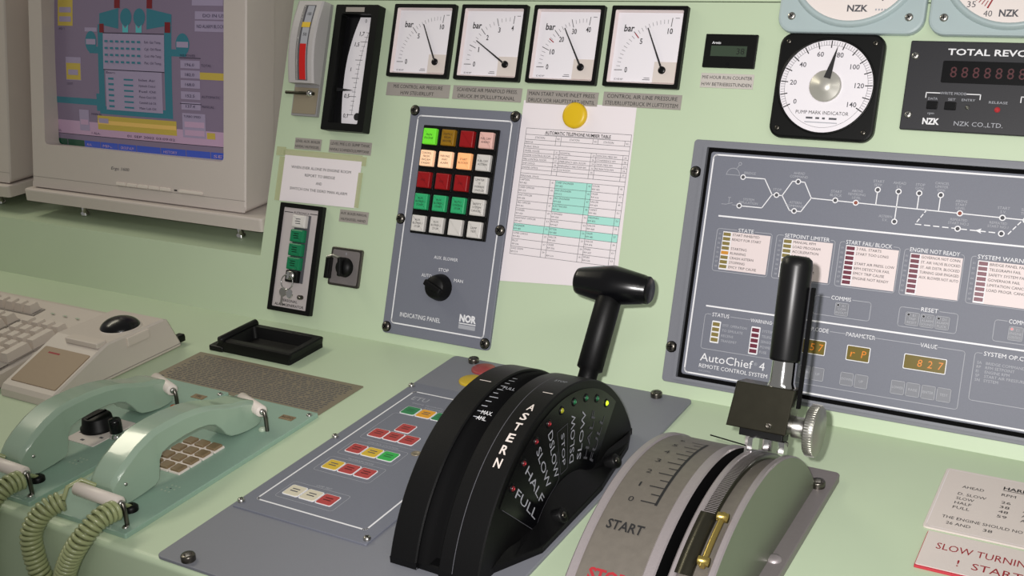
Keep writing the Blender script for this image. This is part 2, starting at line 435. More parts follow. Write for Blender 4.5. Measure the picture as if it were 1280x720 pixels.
def needle_pts(cx, cy, ang, L, w0, w1, tail=0):
    c, s = math.cos(ang), math.sin(ang)
    return [(cx - tail * c + w0 * s, cy - tail * s - w0 * c), (cx + L * c + w1 * s, cy + L * s - w1 * c), (cx + L * c - w1 * s, cy + L * s + w1 * c), (cx - tail * c - w0 * s, cy - tail * s + w0 * c)]
def gauge(u0, nums, minor, ang, label, red=None):
    cu, cv = u0 + 46.6, 385.2
    g = new('pressure_gauge', label, 'gauge', PANEL, (cu, cv, 0), 'square bar gauges in a row')
    mb = MB(); o = rrect(cu - 46.5, cu + 46.5, cv - 46.5, cv + 46.5, 1.5, 2); i_ = rrect(cu - 41.8, cu + 41.8, cv - 41.8, cv + 41.8, 1.5, 2)
    mb.rim(o, i_, 0, 6.5, 'black_frame', zi=5.6); part('bezel', mb, g)
    mb = MB(); i2 = rrect(cu - 39.5, cu + 39.5, cv - 39.5, cv + 39.5, 1, 2)
    n = len(i_); vs = [(x, y, 5.7) for x, y in i_] + [(x, y, 1.4) for x, y in i2]
    mb.add(vs, [(k, n + k, n + (k + 1) % n, (k + 1) % n) for k in range(n)], 'dial_edge')
    mb.quad(cu - 39.8, cu + 39.8, cv - 39.8, cv + 39.8, 1.3, 'dial_white')
    hx, hy = cu + 23.5, cv - 25.5
    a0, a1 = R(181), R(86); N = (len(nums) - 1) * minor
    for k in range(N + 1):
        t = a0 + (a1 - a0) * k / N; big = k % minor == 0
        r1, r2 = (50, 59.5) if big else (53, 57.5)
        if abs(t - ang) < .03 and not big: continue
        mb.line([(hx + r1 * math.cos(t), hy + r1 * math.sin(t)), (hx + r2 * math.cos(t), hy + r2 * math.sin(t))], .75 if big else .4, 1.5, 'ink' if big else 'ink_soft')
    for k, s in enumerate(nums):
        t = a0 + (a1 - a0) * k / (len(nums) - 1); r = 44.5 if k else 45
        mb.text(s, hx + r * math.cos(t), hy + r * math.sin(t) - 2.8, 1.55, 6.0, 'ink', maxw=3.1 * len(s), bold=.015)
    if red is not None:
        t = a0 + (a1 - a0) * red; mb.line([(hx + 50 * math.cos(t), hy + 50 * math.sin(t)), (hx + 57 * math.cos(t), hy + 57 * math.sin(t))], 1.2, 1.58, 'ink_red')
    mb.text('bar', cu - 24, cv + 18, 1.55, 7.6, 'ink', shear=.06, w=12.5, bold=.018)
    mb.text('DEIF', cu - 29, cv - 38, 1.55, 1.8, 'ink_soft', w=11)
    mb.quad(cu + .5, cu + 9.5, cv - 37, cv - 36.3, 1.5, 'ink_soft'); mb.quad(cu + 2, cu + 9, cv - 35, cv - 34.4, 1.5, 'ink_soft')
    mb.quad(cu + 31, cu + 36, cv + 33.5, cv + 34.1, 1.5, 'ink_soft')
    part('dial', mb, g)
    mb = MB(); mb.box(cu + 13, cu + 39.5, cv - 39.5, cv - 16, 1.35, 2.6, 'dial_beige', .3); part('corner_cover', mb, g)
    mb = MB(); mb.add([(x, y, z) for z in (3.1, 3.6) for x, y in needle_pts(hx, hy, ang, 53, 1.15, .6)], [(3, 2, 1, 0), (4, 5, 6, 7), (0, 1, 5, 4), (1, 2, 6, 5), (2, 3, 7, 6), (3, 0, 4, 7)], 'ink')
    part('needle', mb, g)
    part('hub', MB().lathe([(4.3, 2.6), (4.3, 4.2), (3.6, 4.8), (0, 4.8)], 'black_gloss', T(hx, hy, 0)), g)
gauge(-382, ['0', '5', '10'], 10, R(117), 'square white bar gauge, leftmost of four, labelled M/E CONTROL AIR PRESSURE')
gauge(-279.6, ['0', '1', '2', '3', '4'], 4, R(148), 'square white bar gauge above the SCAVENGE AIR MANIFOLD label, needle low', )
gauge(-177.1, ['0', '10', '20', '30', '40'], 5, R(121), 'square white bar gauge scaled to 40 above the MAIN START VALVE label', .38)
gauge(-74.7, ['0', '5', '10'], 10, R(116.5), 'square white bar gauge, rightmost of four, with a red mark at 5', .5)

# hour counter
g = new('hour_counter', 'small black digital hour run counter with dark display', 'counter', PANEL, (71.5, 383.5, 0))
mb = MB(); mb.box(42, 101.5, 365, 402, 0, 3, 'black_frame', .8, 1); mb.text('Armin', 50.5, 391, 3.15, 2.6, 'print_white', 'l', w=10, bold=.02); mb.disc(71, 369, 3.15, 2.2, 'black_gloss'); part('case', mb, g)
mb = MB(); mb.quad(50, 91, 377.5, 389, 3.1, 'lcd_grey')
mb.text('38', 84, 380, 3.2, 6.5, 'lcd_digit', w=9); part('display', mb, g)

# pump mark indicator
pu, pv = 183, 348
g = new('pump_mark_indicator', 'black square dial reading PUMP MARK INDICATOR with white round face', 'gauge', PANEL, (pu, pv, 0))
o = rrect(pu - 54.5, pu + 54.5, pv - 55.5, pv + 55.5, 13, 7); 
mb = MB(); mb.prism(o, 0, 9, 'black_frame', 2.5)
mb.lathe([(50.5, 9), (50.5, 10.6), (48.5, 10.6), (48.2, 9.2)], 'black_frame', T(pu, pv, 0), 64); part('bezel', mb, g)
for dx, dy in ((-45, 46), (45, 46), (-45, -46), (45, -46)):
    mb = MB(); screw(mb, pu + dx, pv + dy, 9, 2.6, m='screw_dark'); part('screw', mb, g)
mb = MB(); mb.disc(pu, pv, 9.3, 48.3, 'dial_white', seg=64)
for k in range(71):
    d = R(210 - 34.5 / 10 * k); big = k % 5 == 0
    r1, r2 = (40.5, 47.5) if big else (43, 47.3)
    mb.line([(pu + r1 * math.cos(d), pv + r1 * math.sin(d)), (pu + r2 * math.cos(d), pv + r2 * math.sin(d))], 1.1 if big else .35, 9.45, 'ink' if big else 'ink_soft')
mb.ring(pu, pv, 9.42, 43, 43.3, 'ink_soft', seg=64)
for k in range(8):
    d = R(210 - 34.5 * k); mb.text(str(20 * k), pu + 34.5 * math.cos(d), pv + 34.5 * math.sin(d) - 2.3, 9.5, 5.0, 'ink_soft', bold=.01)
mb.text('PUMP MARK INDICATOR', pu, pv - 29.5, 9.5, 3.6, 'ink', w=55)
for y, x0, x1 in ((-34.5, -16, -9), (-34.5, -6, -2), (-34.5, 1, 4), (-34.5, 8, 16)): mb.quad(pu + x0, pu + x1, pv + y, pv + y + 2, 9.5, 'ink_soft')
mb.quad(pu - 17, pu + 17, pv - 38.4, pv - 37.4, 9.5, 'print_grey'); part('dial', mb, g)
mb = MB(); mb.lathe([(16.5, 9.4), (16.5, 12), (15.5, 13), (8, 13.6), (7, 15), (0, 15)], 'dull_silver', T(pu, pv, 0), 40); part('hub', mb, g)
mb = MB(); d = R(78.5); pts = [(pu + 8 * math.cos(d) + 3.6 * math.sin(d), pv + 8 * math.sin(d) - 3.6 * math.cos(d)), (pu + 42 * math.cos(d), pv + 42 * math.sin(d)), (pu + 8 * math.cos(d) - 3.6 * math.sin(d), pv + 8 * math.sin(d) + 3.6 * math.cos(d))]
mb.prism(pts, 13.7, 14.6, 'ink'); part('needle', mb, g)

# two large round gauges at the top edge
def round_gauge(cu, cv, label, kind):
    g = new('round_meter', label, 'gauge', PANEL, (cu, cv, 0), 'large round meters at the top')
    mb = MB(); o = rrect(cu - 75, cu + 75, cv - 75, cv + 75, 17, 8)
    mb.prism(o, 0, 9, 'nzk_blue', 3); mb.lathe([(69.5, 9), (68.8, 10.5), (67, 13), (65, 13.6), (63.4, 12.8), (62.4, 11)], 'nzk_blue', T(cu, cv, 0), 72); part('bezel', mb, g)
    for dx, dy in ((-60, -58), (60, -58), (-60, 58), (60, 58)):
        mb = MB(); screw(mb, cu + dx, cv + dy, 9, 4.2, m='steel'); part('screw', mb, g)
    mb = MB(); mb.disc(cu, cv, 11.2, 62.8, 'nzk_dial', seg=72)
    if kind == 'L':
        mb.text('NZK', cu + 8, cv - 53, 11.4, 6.4, 'ink_soft', w=21, bold=.03)
        for k in range(5): mb.quad(cu + 26 + 3 * k, cu + 27.6 + 3 * k, cv - 52, cv - 50, 11.4, 'print_grey')
    else:
        mb.text('NZK', cu - .5, cv - 56.5, 11.4, 6.4, 'ink_soft', w=18, bold=.03)
    for k in range(71):
        big = k % 5 == 0; t = R(247 - 3.7 * (40 - k)) if kind == 'R' else R(-52 + 3.9 * k)
        if kind == 'R' and k > 40: break
        if kind == 'L' and k > 72: break
        r1, r2 = (44, 52.5) if big else (46.5, 52)
        mb.line([(cu + r1 * math.cos(t), cv + r1 * math.sin(t)), (cu + r2 * math.cos(t), cv + r2 * math.sin(t))], 1.5 if big else .8, 11.4, 'ink_red' if kind == 'R' and k >= 33 else 'ink')
        if big and kind == 'R' and k >= 20: a_ = t + R(3); mb.text(str(k), cu + 57.5 * math.cos(a_), cv + 57.5 * math.sin(a_) - 2.8, 11.4, 5.8, 'ink_soft', w=8)
    part('dial', mb, g)
    mb = MB(); d = R(52); mb.poly(needle_pts(cu, cv, d, 48, 2.4, .6, 12), 13, 'ink'); part('needle', mb, g)
    part('hub', MB().lathe([(9, 11.3), (9, 14), (7.5, 15), (0, 15)], 'black_gloss', T(cu, cv, 0)), g)
round_gauge(197, 479, 'large round dial in a light blue square case above the pump mark dial', 'L')
round_gauge(350.5, 479, 'light blue cased round dial at the top right, showing 35 and 40', 'R')

# total revolution counter
g = new('revolution_counter', 'dark navy counter panel reading TOTAL REVOLUTION with red digits', 'counter', PANEL, (375, 354, 0))
mb = MB(); mb.box(261.5, 500, 309, 399, 0, 4, 'navy_panel', .8, 1.5)
mb.text('TOTAL REVOLUTION', 298, 385.4, 4.15, 6.0, 'print_white', 'l', w=118, bold=.02)
mb.text('NZK', 283, 315.5, 4.15, 5.8, 'print_white', 'l', w=16, bold=.04); mb.text('NZK CO.,LTD.', 313, 315.5, 4.15, 4.3, 'print_grey', 'l', w=45)
mb.line([(283, 342), (283, 347), (296, 347)], .9, 4.15, 'print_white'); mb.line([(321, 347), (334, 347), (334, 342)], .9, 4.15, 'print_white')
mb.text('WRITE MODE', 308.5, 345.8, 4.15, 2.6, 'print_grey', w=24); mb.text('DATA', 290, 340, 4.15, 2.3, 'print_grey', w=9); mb.text('SET', 308, 340, 4.15, 2.3, 'print_grey', w=7); mb.text('ENTRY', 323.5, 340, 4.15, 2.3, 'print_grey', w=12.5)
mb.text('rpm', 290, 325.5, 4.15, 2.3, 'print_grey', w=6); mb.text('RELEASE', 351, 338.8, 4.15, 2.3, 'print_grey', w=17)
mb.line([(371, 341), (371, 346.5), (380, 346.5)], .9, 4.15, 'print_white')
case = part('case', mb, g)
mb = MB(); mb.box(295, 420, 357.5, 379.5, 4, 4.5, 'black_gloss', .2, 1.5)
for k in range(9): mb.text('8', 306 + 10.5 * k, 363, 4.6, 10.5, 'digit_dim', w=6.2)
part('display', mb, g)
for x0, x1 in ((285, 295.5), (302, 313)): part('button', MB().box(x0, x1, 330.5, 338.5, 4, 6, 'black_gloss', .6, .8), g)
part('lamp', MB().lathe([(2.3, 4), (2.2, 5), (0, 6)], 'steel', T(323.5, 334, 0), 16), g); part('lamp', MB().lathe([(2.8, 4), (2.5, 5.4), (0, 6.4)], 'led_red', T(351, 333, 0), 16), g)
for x, y in ((267.5, 383.5), (268.5, 324)):
    mb = MB(); screw(mb, x, y, 4, 3.8, m='steel'); part('screw', mb, g)

# aux boiler level indicator with red column
g = new('level_indicator', 'grey level indicator with a red column in a glass tube', 'level gauge', PANEL, (-503, 356, 0))
mb = MB(); mb.box(-531, -487, 280, 431, 0, 6, 'level_grey', .8, 1)
mb.box(-529, -489, 283, 318, 6, 7, 'brownish_plate', .3); part('back_plate', mb, g)
mb = MB(); secs = []
for i in range(13):
    v = 322 + (431 - 322) * i / 12; b = math.sin(PI * i / 12); secs.append([(-531 - 0 * b, v, 6), (-487, v, 6), (-487, v, 19 + 9 * b), (-490, v, 20.5 + 9 * b), (-528, v, 20.5 + 9 * b), (-531, v, 19 + 9 * b)])
mb.loft(secs, 'level_light', smooth=False); part('housing', mb, g)
mb = MB()
def bul(v): return 20.9 + 9 * math.sin(PI * (v - 322) / 109)
def strip(mb, u0, u1, v0, v1, m, dz=0):
    n = max(2, int((v1 - v0) / 6)); vs = []; fs = []
    for i in range(n + 1):
        v = v0 + (v1 - v0) * i / n; vs += [(u0, v, bul(v) + dz), (u1, v, bul(v) + dz)]
        if i: k = 2 * i - 2; fs.append((k, k + 1, k + 3, k + 2))
    mb.add(vs, fs, m)
strip(mb, -517, -497, 325, 425, 'ink_soft'); strip(mb, -510, -498.5, 326, 424, 'print_grey', .15)
part('window', mb, g)
mb = MB(); strip(mb, -510, -499.5, 326, 372, 'fluid_red', .5); part('column', mb, g, 'red fluid column')
mb = MB(); strip(mb, -512, -498, 394, 401, 'magnet_yellow', .6)
for v in (412, 384): mb.text('%d' % (100 if v > 400 else 50), -504, v - 1.5, bul(v) + .5, 4, 'ink', w=6)
part('scale', mb, g)
part('tube', MB().tube([(-514, v, bul(v) + .5) for v in range(325, 426, 10)], 1.6, 'tube_glass', 8), g)
mb = MB(); mb.tube([(-541, 310, 10), (-500, 310, 10), (-493, 310, 10)], [2.2, 2.2, 2.2], 'dark_metal', 10); mb.lathe([(4, 6), (4, 13), (0, 13)], 'chrome', T(-499, 310, 0), 16); part('valve', mb, g, 'dark metal valve lever')

# black sump tank level meter
g = new('level_meter', 'tall black framed edgewise level meter with curved white scale', 'level gauge', PANEL, (-434, 345, 0))
mb = MB(); o = rrect(-470, -400.5, 263, 428, 2, 3); i_ = rrect(-459, -411, 273, 416, 1.5, 3)
mb.rim(o, i_, 0, 15, 'black_frame', zi=4); mb.quad(-460, -410, 272, 417, 3.9, 'black_gloss'); part('bezel', mb, g)
mb = MB(); cx = -395; left = []
for i in range(15):
    v = 274 + 140 * i / 14; left.append((-450 + 15 * ((v - 338) / 78) ** 2 * (1 if v > 338 else .5), v))
pts = [(-413, 274), (-413, 414)] + list(reversed(left)); mb.poly(pts, 4.4, 'dial_white')
ln = [(-433 + 14 * ((v - 338) / 78) ** 2 * (1 if v > 338 else .1) + 3 * (v - 338) / 78 + 4, v) for v in range(286, 400, 6)]
mb.line(ln, .5, 4.6, 'ink_soft')
for i, (x, v) in enumerate(ln):
    w = 8 if i % 4 == 0 else 4; mb.line([(x - w, v), (x + w * .4, v)], .6 if w > 5 else .4, 4.65, 'ink')
for v, s, x in ((392, '1,7', -430), (378, '1,5', -436), (345, '1', -441), (310, '0,5', -442), (284, '0,1', -440)): mb.text(s, x, v - 2, 4.7, 5, 'ink', maxw=9, shear=.1, bold=.01)
mb.text('m', -417, 399, 4.7, 3.5, 'ink_soft'); mb.text('0', -426, 407, 4.7, 4.5, 'ink'); mb.disc(-421, 284, 4.8, 5, 'ink'); part('scale', mb, g)
part('pointer', MB().prism([(-459, 315.5), (-431, 318), (-459, 320.5)], 5.2, 6, 'ink'), g)
part('name_strip', MB().box(-453, -423, 418.5, 424.5, 15, 15.5, 'label_grey', .1), g)

# dead man notice taped to the panel
g = new('notice', 'taped white paper notice about switching on the dead man alarm', 'notice', PANEL, (-472, 198, 0))
mb = MB(); mb.prism([(-537, 164), (-406.5, 165.5), (-406, 232.5), (-536.5, 232)], 17.8 - 17.2, .9, 'paper')
for i, (s, w) in enumerate((('WHEN EVER ALONE IN ENGINE ROOM', 101), ('REPORT TO BRIDGE', 51), ('AND', 10), ('SWITCH ON THE DEAD MAN ALARM', 97))):
    mb.text(s, -472, 209.5 - 9.6 * i, 1.0, 3.6, 'ink', w=w)
part('sheet', mb, g)
for q in (rrect(-552, -536, 225, 237), rrect(-539, -406, 226.5, 234.5), rrect(-545, -536, 164, 224), rrect(-409, -402, 166, 212), rrect(-406, -399, 221, 233)):
    part('tape', MB().prism(q, .92, 1.1, 'tape'), g)

# personal alarm panel
g = new('alarm_panel', 'narrow black framed PERSONAL ALARM GENERATOR panel with three green buttons', 'alarm panel', PANEL, (-491, 88, 0))
mb = MB(); o = rrect(-528, -454.5, 16, 162, 1.5, 3); i_ = rrect(-521.5, -462, 22, 156, 1, 3)
mb.rim(o, i_, 0, 7, 'black_frame', zi=5); part('frame', mb, g)
mb = MB(); mb.quad(-522, -461, 21, 157, 5.2, 'alarm_face')
mb.box(-500, -474, 57, 148, 5.2, 6, 'ink_soft', .2); mb.line([(-520, 150), (-506, 150)], 1, 5.4, 'ink'); mb.line([(-476, 150.5), (-464, 150.5)], 1, 5.4, 'ink')
mb.text('AUTRONICA', -491, 148.7, 5.5, 3, 'ink', w=27); mb.text('PERSONAL', -492, 30, 5.5, 3.4, 'ink', w=27, bold=.01); mb.text('ALARMGENERATOR', -492, 24, 5.5, 3.4, 'ink', w=50, bold=.01); part('face', mb, g)
for v, m in ((139, 'btn_white'), (119.5, 'btn_dark_green'), (101, 'btn_dark_green'), (82.5, 'btn_dark_green')):
    mb = MB(); mb.box(-500, -477.5, v - 8.6, v + 8.6, 6, 13, m, 2, 1.5)
    for k in (-3, 0, 3): mb.quad(-493 if k else -494, -485, v + k - .5, v + k + .5, 13.1, 'ink_soft' if m == 'btn_white' else 'black_frame')
    part('button', mb, g, 'white lamp button' if m == 'btn_white' else None)
mb = MB(); mb.box(-500, -479, 57, 73, 6, 12, 'black_frame', 1.5, 1.5); mb.lathe([(6, 12), (6, 14), (0, 14)], 'steel', T(-490, 66, 0), 20); part('lock', mb, g)
g = new('key_ring', 'small steel key ring hanging from the alarm panel lock', 'keys', PANEL, (-491, 55, 14))
mb = MB(); ring = [(-491 + 10 * math.cos(t), 57 + 10 * math.sin(t), 17) for t in [2 * PI * i / 28 for i in range(29)]]; mb.tube(ring, .8, 'chrome', 8, caps=False); part('ring', mb, g)
mb = MB(); mb.box(-492.5, -488.5, 61, 71, 14, 18, 'chrome', .5); mb.prism([(-497 + 6 * math.cos(t), 43 + 6 * math.sin(t)) for t in [2 * PI * i / 18 for i in range(18)]], 14.5, 16.2, 'steel', .4); mb.box(-499, -496, 26, 38, 14.7, 16, 'steel'); part('key', mb, g)
mb = MB(); mb.prism([(-484 + 5 * math.cos(t), 42 + 6 * math.sin(t)) for t in [2 * PI * i / 18 for i in range(18)]], 16.4, 18, 'chrome', .4); mb.lathe([(3, 5.4), (3, 12), (0, 13)], 'screw_dark', T(-472, 39, 0), 14); part('tag', mb, g)

# small rotary cam switch
g = new('cam_switch', 'small square black rotary switch with a lever knob', 'switch', PANEL, (-409, 87, 0))
mb = MB(); mb.box(-434.5, -384, 62, 112.5, 0, 3.5, 'screw_dark', .8, 3); mb.box(-431, -387.5, 65, 109, 3.5, 4.2, 'base_grey', .2, 2); mb.text('0', -409, 103, 4.4, 3.5, 'print_grey'); part('plate', mb, g)
mb = MB(); mb.lathe([(13, 4), (12, 7), (10, 12), (0, 12)], 'black_plastic', T(-408, 87, 0), 28); mb.box(-411, -405, 75, 100, 6, 19, 'black_plastic', 2, 2, M=T(-408, 87, 0) @ Matrix.Rotation(R(6), 4, 'Z') @ T(408, -87, 0))
mb.tube([(-410, 98, 12), (-423, 101, 14), (-431, 98, 14)], 1.8, 'steel', 8); part('knob', mb, g)
mb = MB(); mb.box(-436, -429, 70, 98, 4, 12, 'black_frame', 1.2, 1.2); part('lock_lug', mb, g)

# ================================================================== indicating panel (aux blower)
g = new('indicating_panel', 'grey INDICATING PANEL with a block of lit square push buttons', 'control panel', PANEL, (-257, 158, 0))
mb = MB(); mb.box(-337.5, -178, 13, 303, 0, 4, 'grey_panel', .8, 5)
mb.line(rrect(-325, -188, 27, 291, 4, 4), 1.7, 4.1, 'print_white', close=True)
mb.text('AUX. BLOWER', -256, 114.5, 4.15, 3.9, 'print_white', w=35); mb.text('STOP', -257, 100, 4.15, 3.9, 'print_white', w=15); mb.text('AUTO', -281, 90.5, 4.15, 3.9, 'print_white', w=15); mb.text('MAN', -233.5, 89.5, 4.15, 3.9, 'print_white', w=13)
mb.text('INDICATING PANEL', -313, 36.5, 4.15, 5.4, 'print_white', 'l', w=61)
mb.text('NOR', -213, 43, 4.15, 8.0, 'print_white', w=24, bold=.05); mb.quad(-225, -201, 40, 41.2, 4.15, 'print_white'); mb.quad(-225, -201, 34, 39, 4.15, 'print_grey'); pl = part('face_plate', mb, g)
bb = part('button_block', MB().box(-313.5, -202.5, 143, 279.5, 4, 6, 'black_plastic', .5, 1), g)
BT = [[('btn_green_lit', ['MAIN', 'ENGINE']), ('btn_amber', ['CONTROL', 'FROM', 'BRIDGE']), ('btn_red', ['', '']), ('btn_pink', ['FUEL CAM', 'AHEAD'])],
      [('btn_lit_pale', ['CONTROL', 'FROM', 'ENG.RM', 'STANDBY']), ('btn_lit_pale', ['WRONG', 'WAY', 'ALARM']), ('btn_lit', ['START', 'BLOCKED', '']), ('btn_white', ['FUEL CAM', 'ASTERN'])],
      [('btn_red', ['FAIL', '']), ('btn_red', ['FAIL', '']), ('btn_red', ['FAIL', '']), ('btn_white', ['LIMITER', 'IS', 'OVERRIDE', 'CANCELLED'])],
      [('btn_green', ['AUX.', 'BLOWER 1', 'START']), ('btn_green', ['AUX.', 'BLOWER 2', 'START']), ('btn_green', ['AUTO', 'CONTROL', 'STOP']), ('btn_white', ['SAFETY', 'SYSTEM', 'CANCEL'])],
      [('btn_white', ['AUX.', 'BLOWER 1', 'STOP']), ('btn_white', ['AUX.', 'BLOWER 2', 'STOP']), ('btn_white', []), ('btn_white', ['LAMP', 'TEST'])]]
for r_ in range(5):
    for c_ in range(4):
        m, tx = BT[r_][c_]; x = -299 + 27.5 * c_; y = 265 - 27.3 * r_
        mb = MB(); mb.box(x - 11.8, x + 11.8, y - 12, y + 12, 6, 7.2, 'black_frame', .5, 1); mb.box(x - 9.6, x + 9.6, y - 10, y + 10, 7, 13, m, 1.4, 1)
        tx = [t for t in tx if t]; n = len(tx)
        for i, t in enumerate(tx): mb.text(t, x, y + (n / 2 - i - .5) * 4.2 - 1.3, 13.15, 2.5, 'ink' if m != 'btn_red' else 'led_red_off', maxw=14)
        part('button', mb, bb)
mb = MB(); mb.lathe([(17, 4), (16.5, 8), (14, 18), (12, 20), (0, 20)], 'black_plastic', T(-258.5, 80, 0), 32); M_ = T(-258.5, 80, 0) @ Matrix.Rotation(R(68), 4, 'Z')
mb.box(-4, 4, -13, 14, 12, 24, 'black_plastic', 2, 2, M=M_); mb.prism([(-5, 14), (5, 14), (0, 23)], 4, 10, 'black_plastic', .8, M=T(-258.5, 80, 0) @ Matrix.Rotation(R(78), 4, 'Z')); part('selector_knob', mb, g)
for x in (-331, -184.5):
    for y in (297.2, 159, 21):
        mb = MB(); screw(mb, x, y, 4, 6, washer=6.8, h=4); part('screw', mb, pl)

# ================================================================== telephone list and magnet
g = new('telephone_list', 'white paper sheet headed AUTOMATIC TELEPHONE NUMBER TABLE', 'paper', PANEL, (-101, 210, 0))
mb = MB(); mb.prism([(-177.6, 99), (-25.5, 109), (-30, 317), (-177.6, 318)], .3, .7, 'paper')
cols = [-169, -127.5, -120.5, -79, -72.5, -38.5, -31.5]; z1, z2 = .78, .84
def row(y0, y1, vs, hs=()):
    mb.line([(-169, y0), (-31.5, y0)], .45, z2, 'ink_soft')
    for k in vs: mb.line([(cols[k], y0), (cols[k], y1)], .45, z2, 'ink_soft')
    for k in hs: mb.quad(cols[k], cols[k + 2], y1, y0, z1, 'highlighter')
def cell(s, x, y, h=2.1, w=None): mb.text(s, x, y, z2 + .05, h, 'ink_soft', 'l', maxw=w or 36)
row(285, 277.5, (0, 6)); mb.text('AUTOMATIC TELEPHONE NUMBER TABLE', -100, 279.3, z2 + .05, 3.6, 'ink', w=86, bold=.015); mb.line([(-143, 278.4), (-57, 278.4)], .4, z2, 'ink_soft')
y = 277.5; row(y, y - 6, range(7))
for k, x in ((0, -153), (2, -107), (4, -63)): mb.text('STATION', x + 4, y - 4.3, z2 + .05, 2.4, 'ink_soft', w=13); mb.text('NO', cols[k + 1] + 3.4, y - 4.3, z2 + .05, 2.2, 'ink_soft', w=3.6)
y -= 6; row(y, y - 5.2, (0, 1, 2, 6)); cell('BRIDGE', -168, y - 4)
y -= 5.2; row(y, y - 5.4, (0, 6)); cell('PUBLIC SPACE', -168, y - 4.2)
L1 = ['WHEEL HOUSE', 'ENGINE CONTROL ROOM', 'FIRE CONTROL ROOM', 'SHIP OFFICE', 'ENGINE OFFICE', '']; L2 = ['HOSPITAL', 'GALLEY', 'EMERGENCY GEN. ROOM', 'EMERGENCY FIRE PUMP RM', 'CO2 ROOM', '']; L3 = ['OFFICERS MESS RM', 'CONFERENCE RM', 'CREW MESS RM', 'RECREATION RM', '', '']
y -= 5.4
for i in range(6):
    row(y, y - 5, range(7)); cell(L1[i], -168, y - 3.9); cell(L2[i], -119.5, y - 3.9); cell(L3[i], -71.5, y - 3.9, w=31)
    if i < 5:
        for k in (1, 3, 5): mb.text(str(20 + 3 * i + k), cols[k] + 3.4, y - 3.9, z2 + .05, 2.0, 'ink_soft', w=3)
    y -= 5
row(y, y - 5.4, (0, 6)); cell('PERSONAL SPACE', -168, y - 4.2); y -= 5.4
P1 = ['CAPTAIN', 'CHIEF OFFICER', '2ND OFFICER', '3RD OFFICER', 'OWNER', 'ASSISTANT OFFICER', 'ENGINEER', 'SUPER CARGO', 'PILOT', 'SUEZ CREW']; P2 = ['CHIEF ENGINEER', '2ND ENGINEER', '3RD ENGINEER', 'ELECTRICIAN', 'STEWARD', 'BOSUN', 'FITTER', 'SAILOR', 'OILER', '']; P3_ = ['COOK', 'OILER', 'SAILOR', 'CADET', 'MESSMAN', 'SAILOR', 'OILER', 'SAILOR', 'SPARE', 'SPARE']
H = [(), (), (), (), (), (), (), (), (), ()]; H[0] = (2,); H[1] = (2,); H[2] = (2,); H[3] = (2,); H[4] = (4,); H[6] = (0, 2, 4)
y_b = 133.3; hh = (y - y_b) / 10
for i in range(10):
    row(y, y - hh, range(7), H[i])
    for L, x, w in ((P1, -168, 37), (P2, -119.5, 37), (P3_, -71.5, 31)):
        cell(L[i], x, y - 3.4, w=w); cell('RM %d' % (402 + 13 * i + int(-x) % 7), x, y - 7.3)
    for k in (1, 3, 5): mb.text(str(40 + 2 * i + k), cols[k] + 3.4, y - 4.2, z2 + .05, 2.0, 'ink_soft', w=3)
    y -= hh
mb.line([(-169, y_b), (-31.5, y_b)], .45, z2, 'ink_soft'); part('sheet', mb, g)
mb = MB(); mb.lathe([(15.2, .9), (15.2, 5), (14.2, 6.6), (11, 7.2), (0, 7.4)], 'magnet_yellow', T(-105.8, 303, 0), 40)
solo('magnet', mb, 'round yellow magnet holding up the telephone list', 'magnet', PANEL, (-105.8, 303, 0))

# ================================================================== remote control panel (right)
g = new('remote_control_panel', 'wide grey remote control panel with mimic diagram and many indicator lamps', 'control panel', PANEL, (287, 150, 0))
mb = MB(); mb.box(45.5, 529, 15, 285, 0, 3, 'grey_plate', .8, 4); mp = part('mounting_plate', mb, g)
mb = MB(); fo, fi = rrect(60, 514, 19.5, 279.5, 1), rrect(63.5, 510.5, 22.5, 276.5, 1)
mb.rim(fo, fi, 3, 9, 'grey_plate', zi=3); fo2 = rrect(63.5, 510.5, 22.5, 276.5, 1); fi2 = rrect(68.5, 505.5, 26.5, 272, 1)
mb.rim(fo2, fi2, 3.05, 3.1, 'black_matte', zi=3); part('frame', mb, g)
Z = 7.6; mb = MB(); mb.box(68.5, 505.5, 27, 272, 3, 7.5, 'grey_panel', .5, 3)
wl = 'print_white'; gl = 'print_grey'
mb.line(rrect(72, 502, 29.5, 269, 4, 4), 1.7, Z, wl, close=True)
for y in (203, 104.5): mb.line([(87, y), (490, y)], 1.7, Z, wl)
# mimic diagram
for pts in ([(108, 247), (132, 247), (142, 231), (133, 216), (108, 216)], [(142, 231), (153, 231), (162, 247), (175, 247), (184, 231), (175, 216), (163, 216), (153, 231)], [(184, 231), (420, 228)], [(250, 245), (250, 230.5)], [(270.5, 245), (270.5, 215)], [(290.5, 245), (290.5, 230.5)], [(311, 245), (311, 230)]):
    mb.line(pts, 1.0, Z, wl)
def dash(a, b, n, w=1.0):
    for k in range(n):
        t0, t1 = k / n, (k + .62) / n; mb.line([(a[0] + (b[0] - a[0]) * t0, a[1] + (b[1] - a[1]) * t0), (a[0] + (b[0] - a[0]) * t1, a[1] + (b[1] - a[1]) * t1)], w, Z, wl)
dash((300, 230), (291, 215), 3); dash((291, 214.5), (377, 213.5), 10); dash((377, 213.5), (388, 228), 3)
mb.poly([(347, 214), (353, 216.5), (351.5, 214), (353, 211.5)], Z + .05, wl)
mb.line([(88.5, 248.5), (104, 248.5)], .5, Z, gl); mb.ring(96.3, 248.5, Z, 7, 7.5, gl, a0=0, a1=PI); mb.line([(99, 255), (102, 259.5)], .5, Z, gl); mb.ring(102.8, 261, Z, 1.3, 1.8, gl)
mb.line([(88, 216.3), (93, 216.3), (100, 218.5)], .5, Z, gl); mb.line([(100, 216.3), (106, 216.3)], .5, Z, gl); mb.line([(96, 218), (96, 224)], .5, Z, gl); mb.line([(94.5, 224), (97.5, 224)], .5, Z, gl)
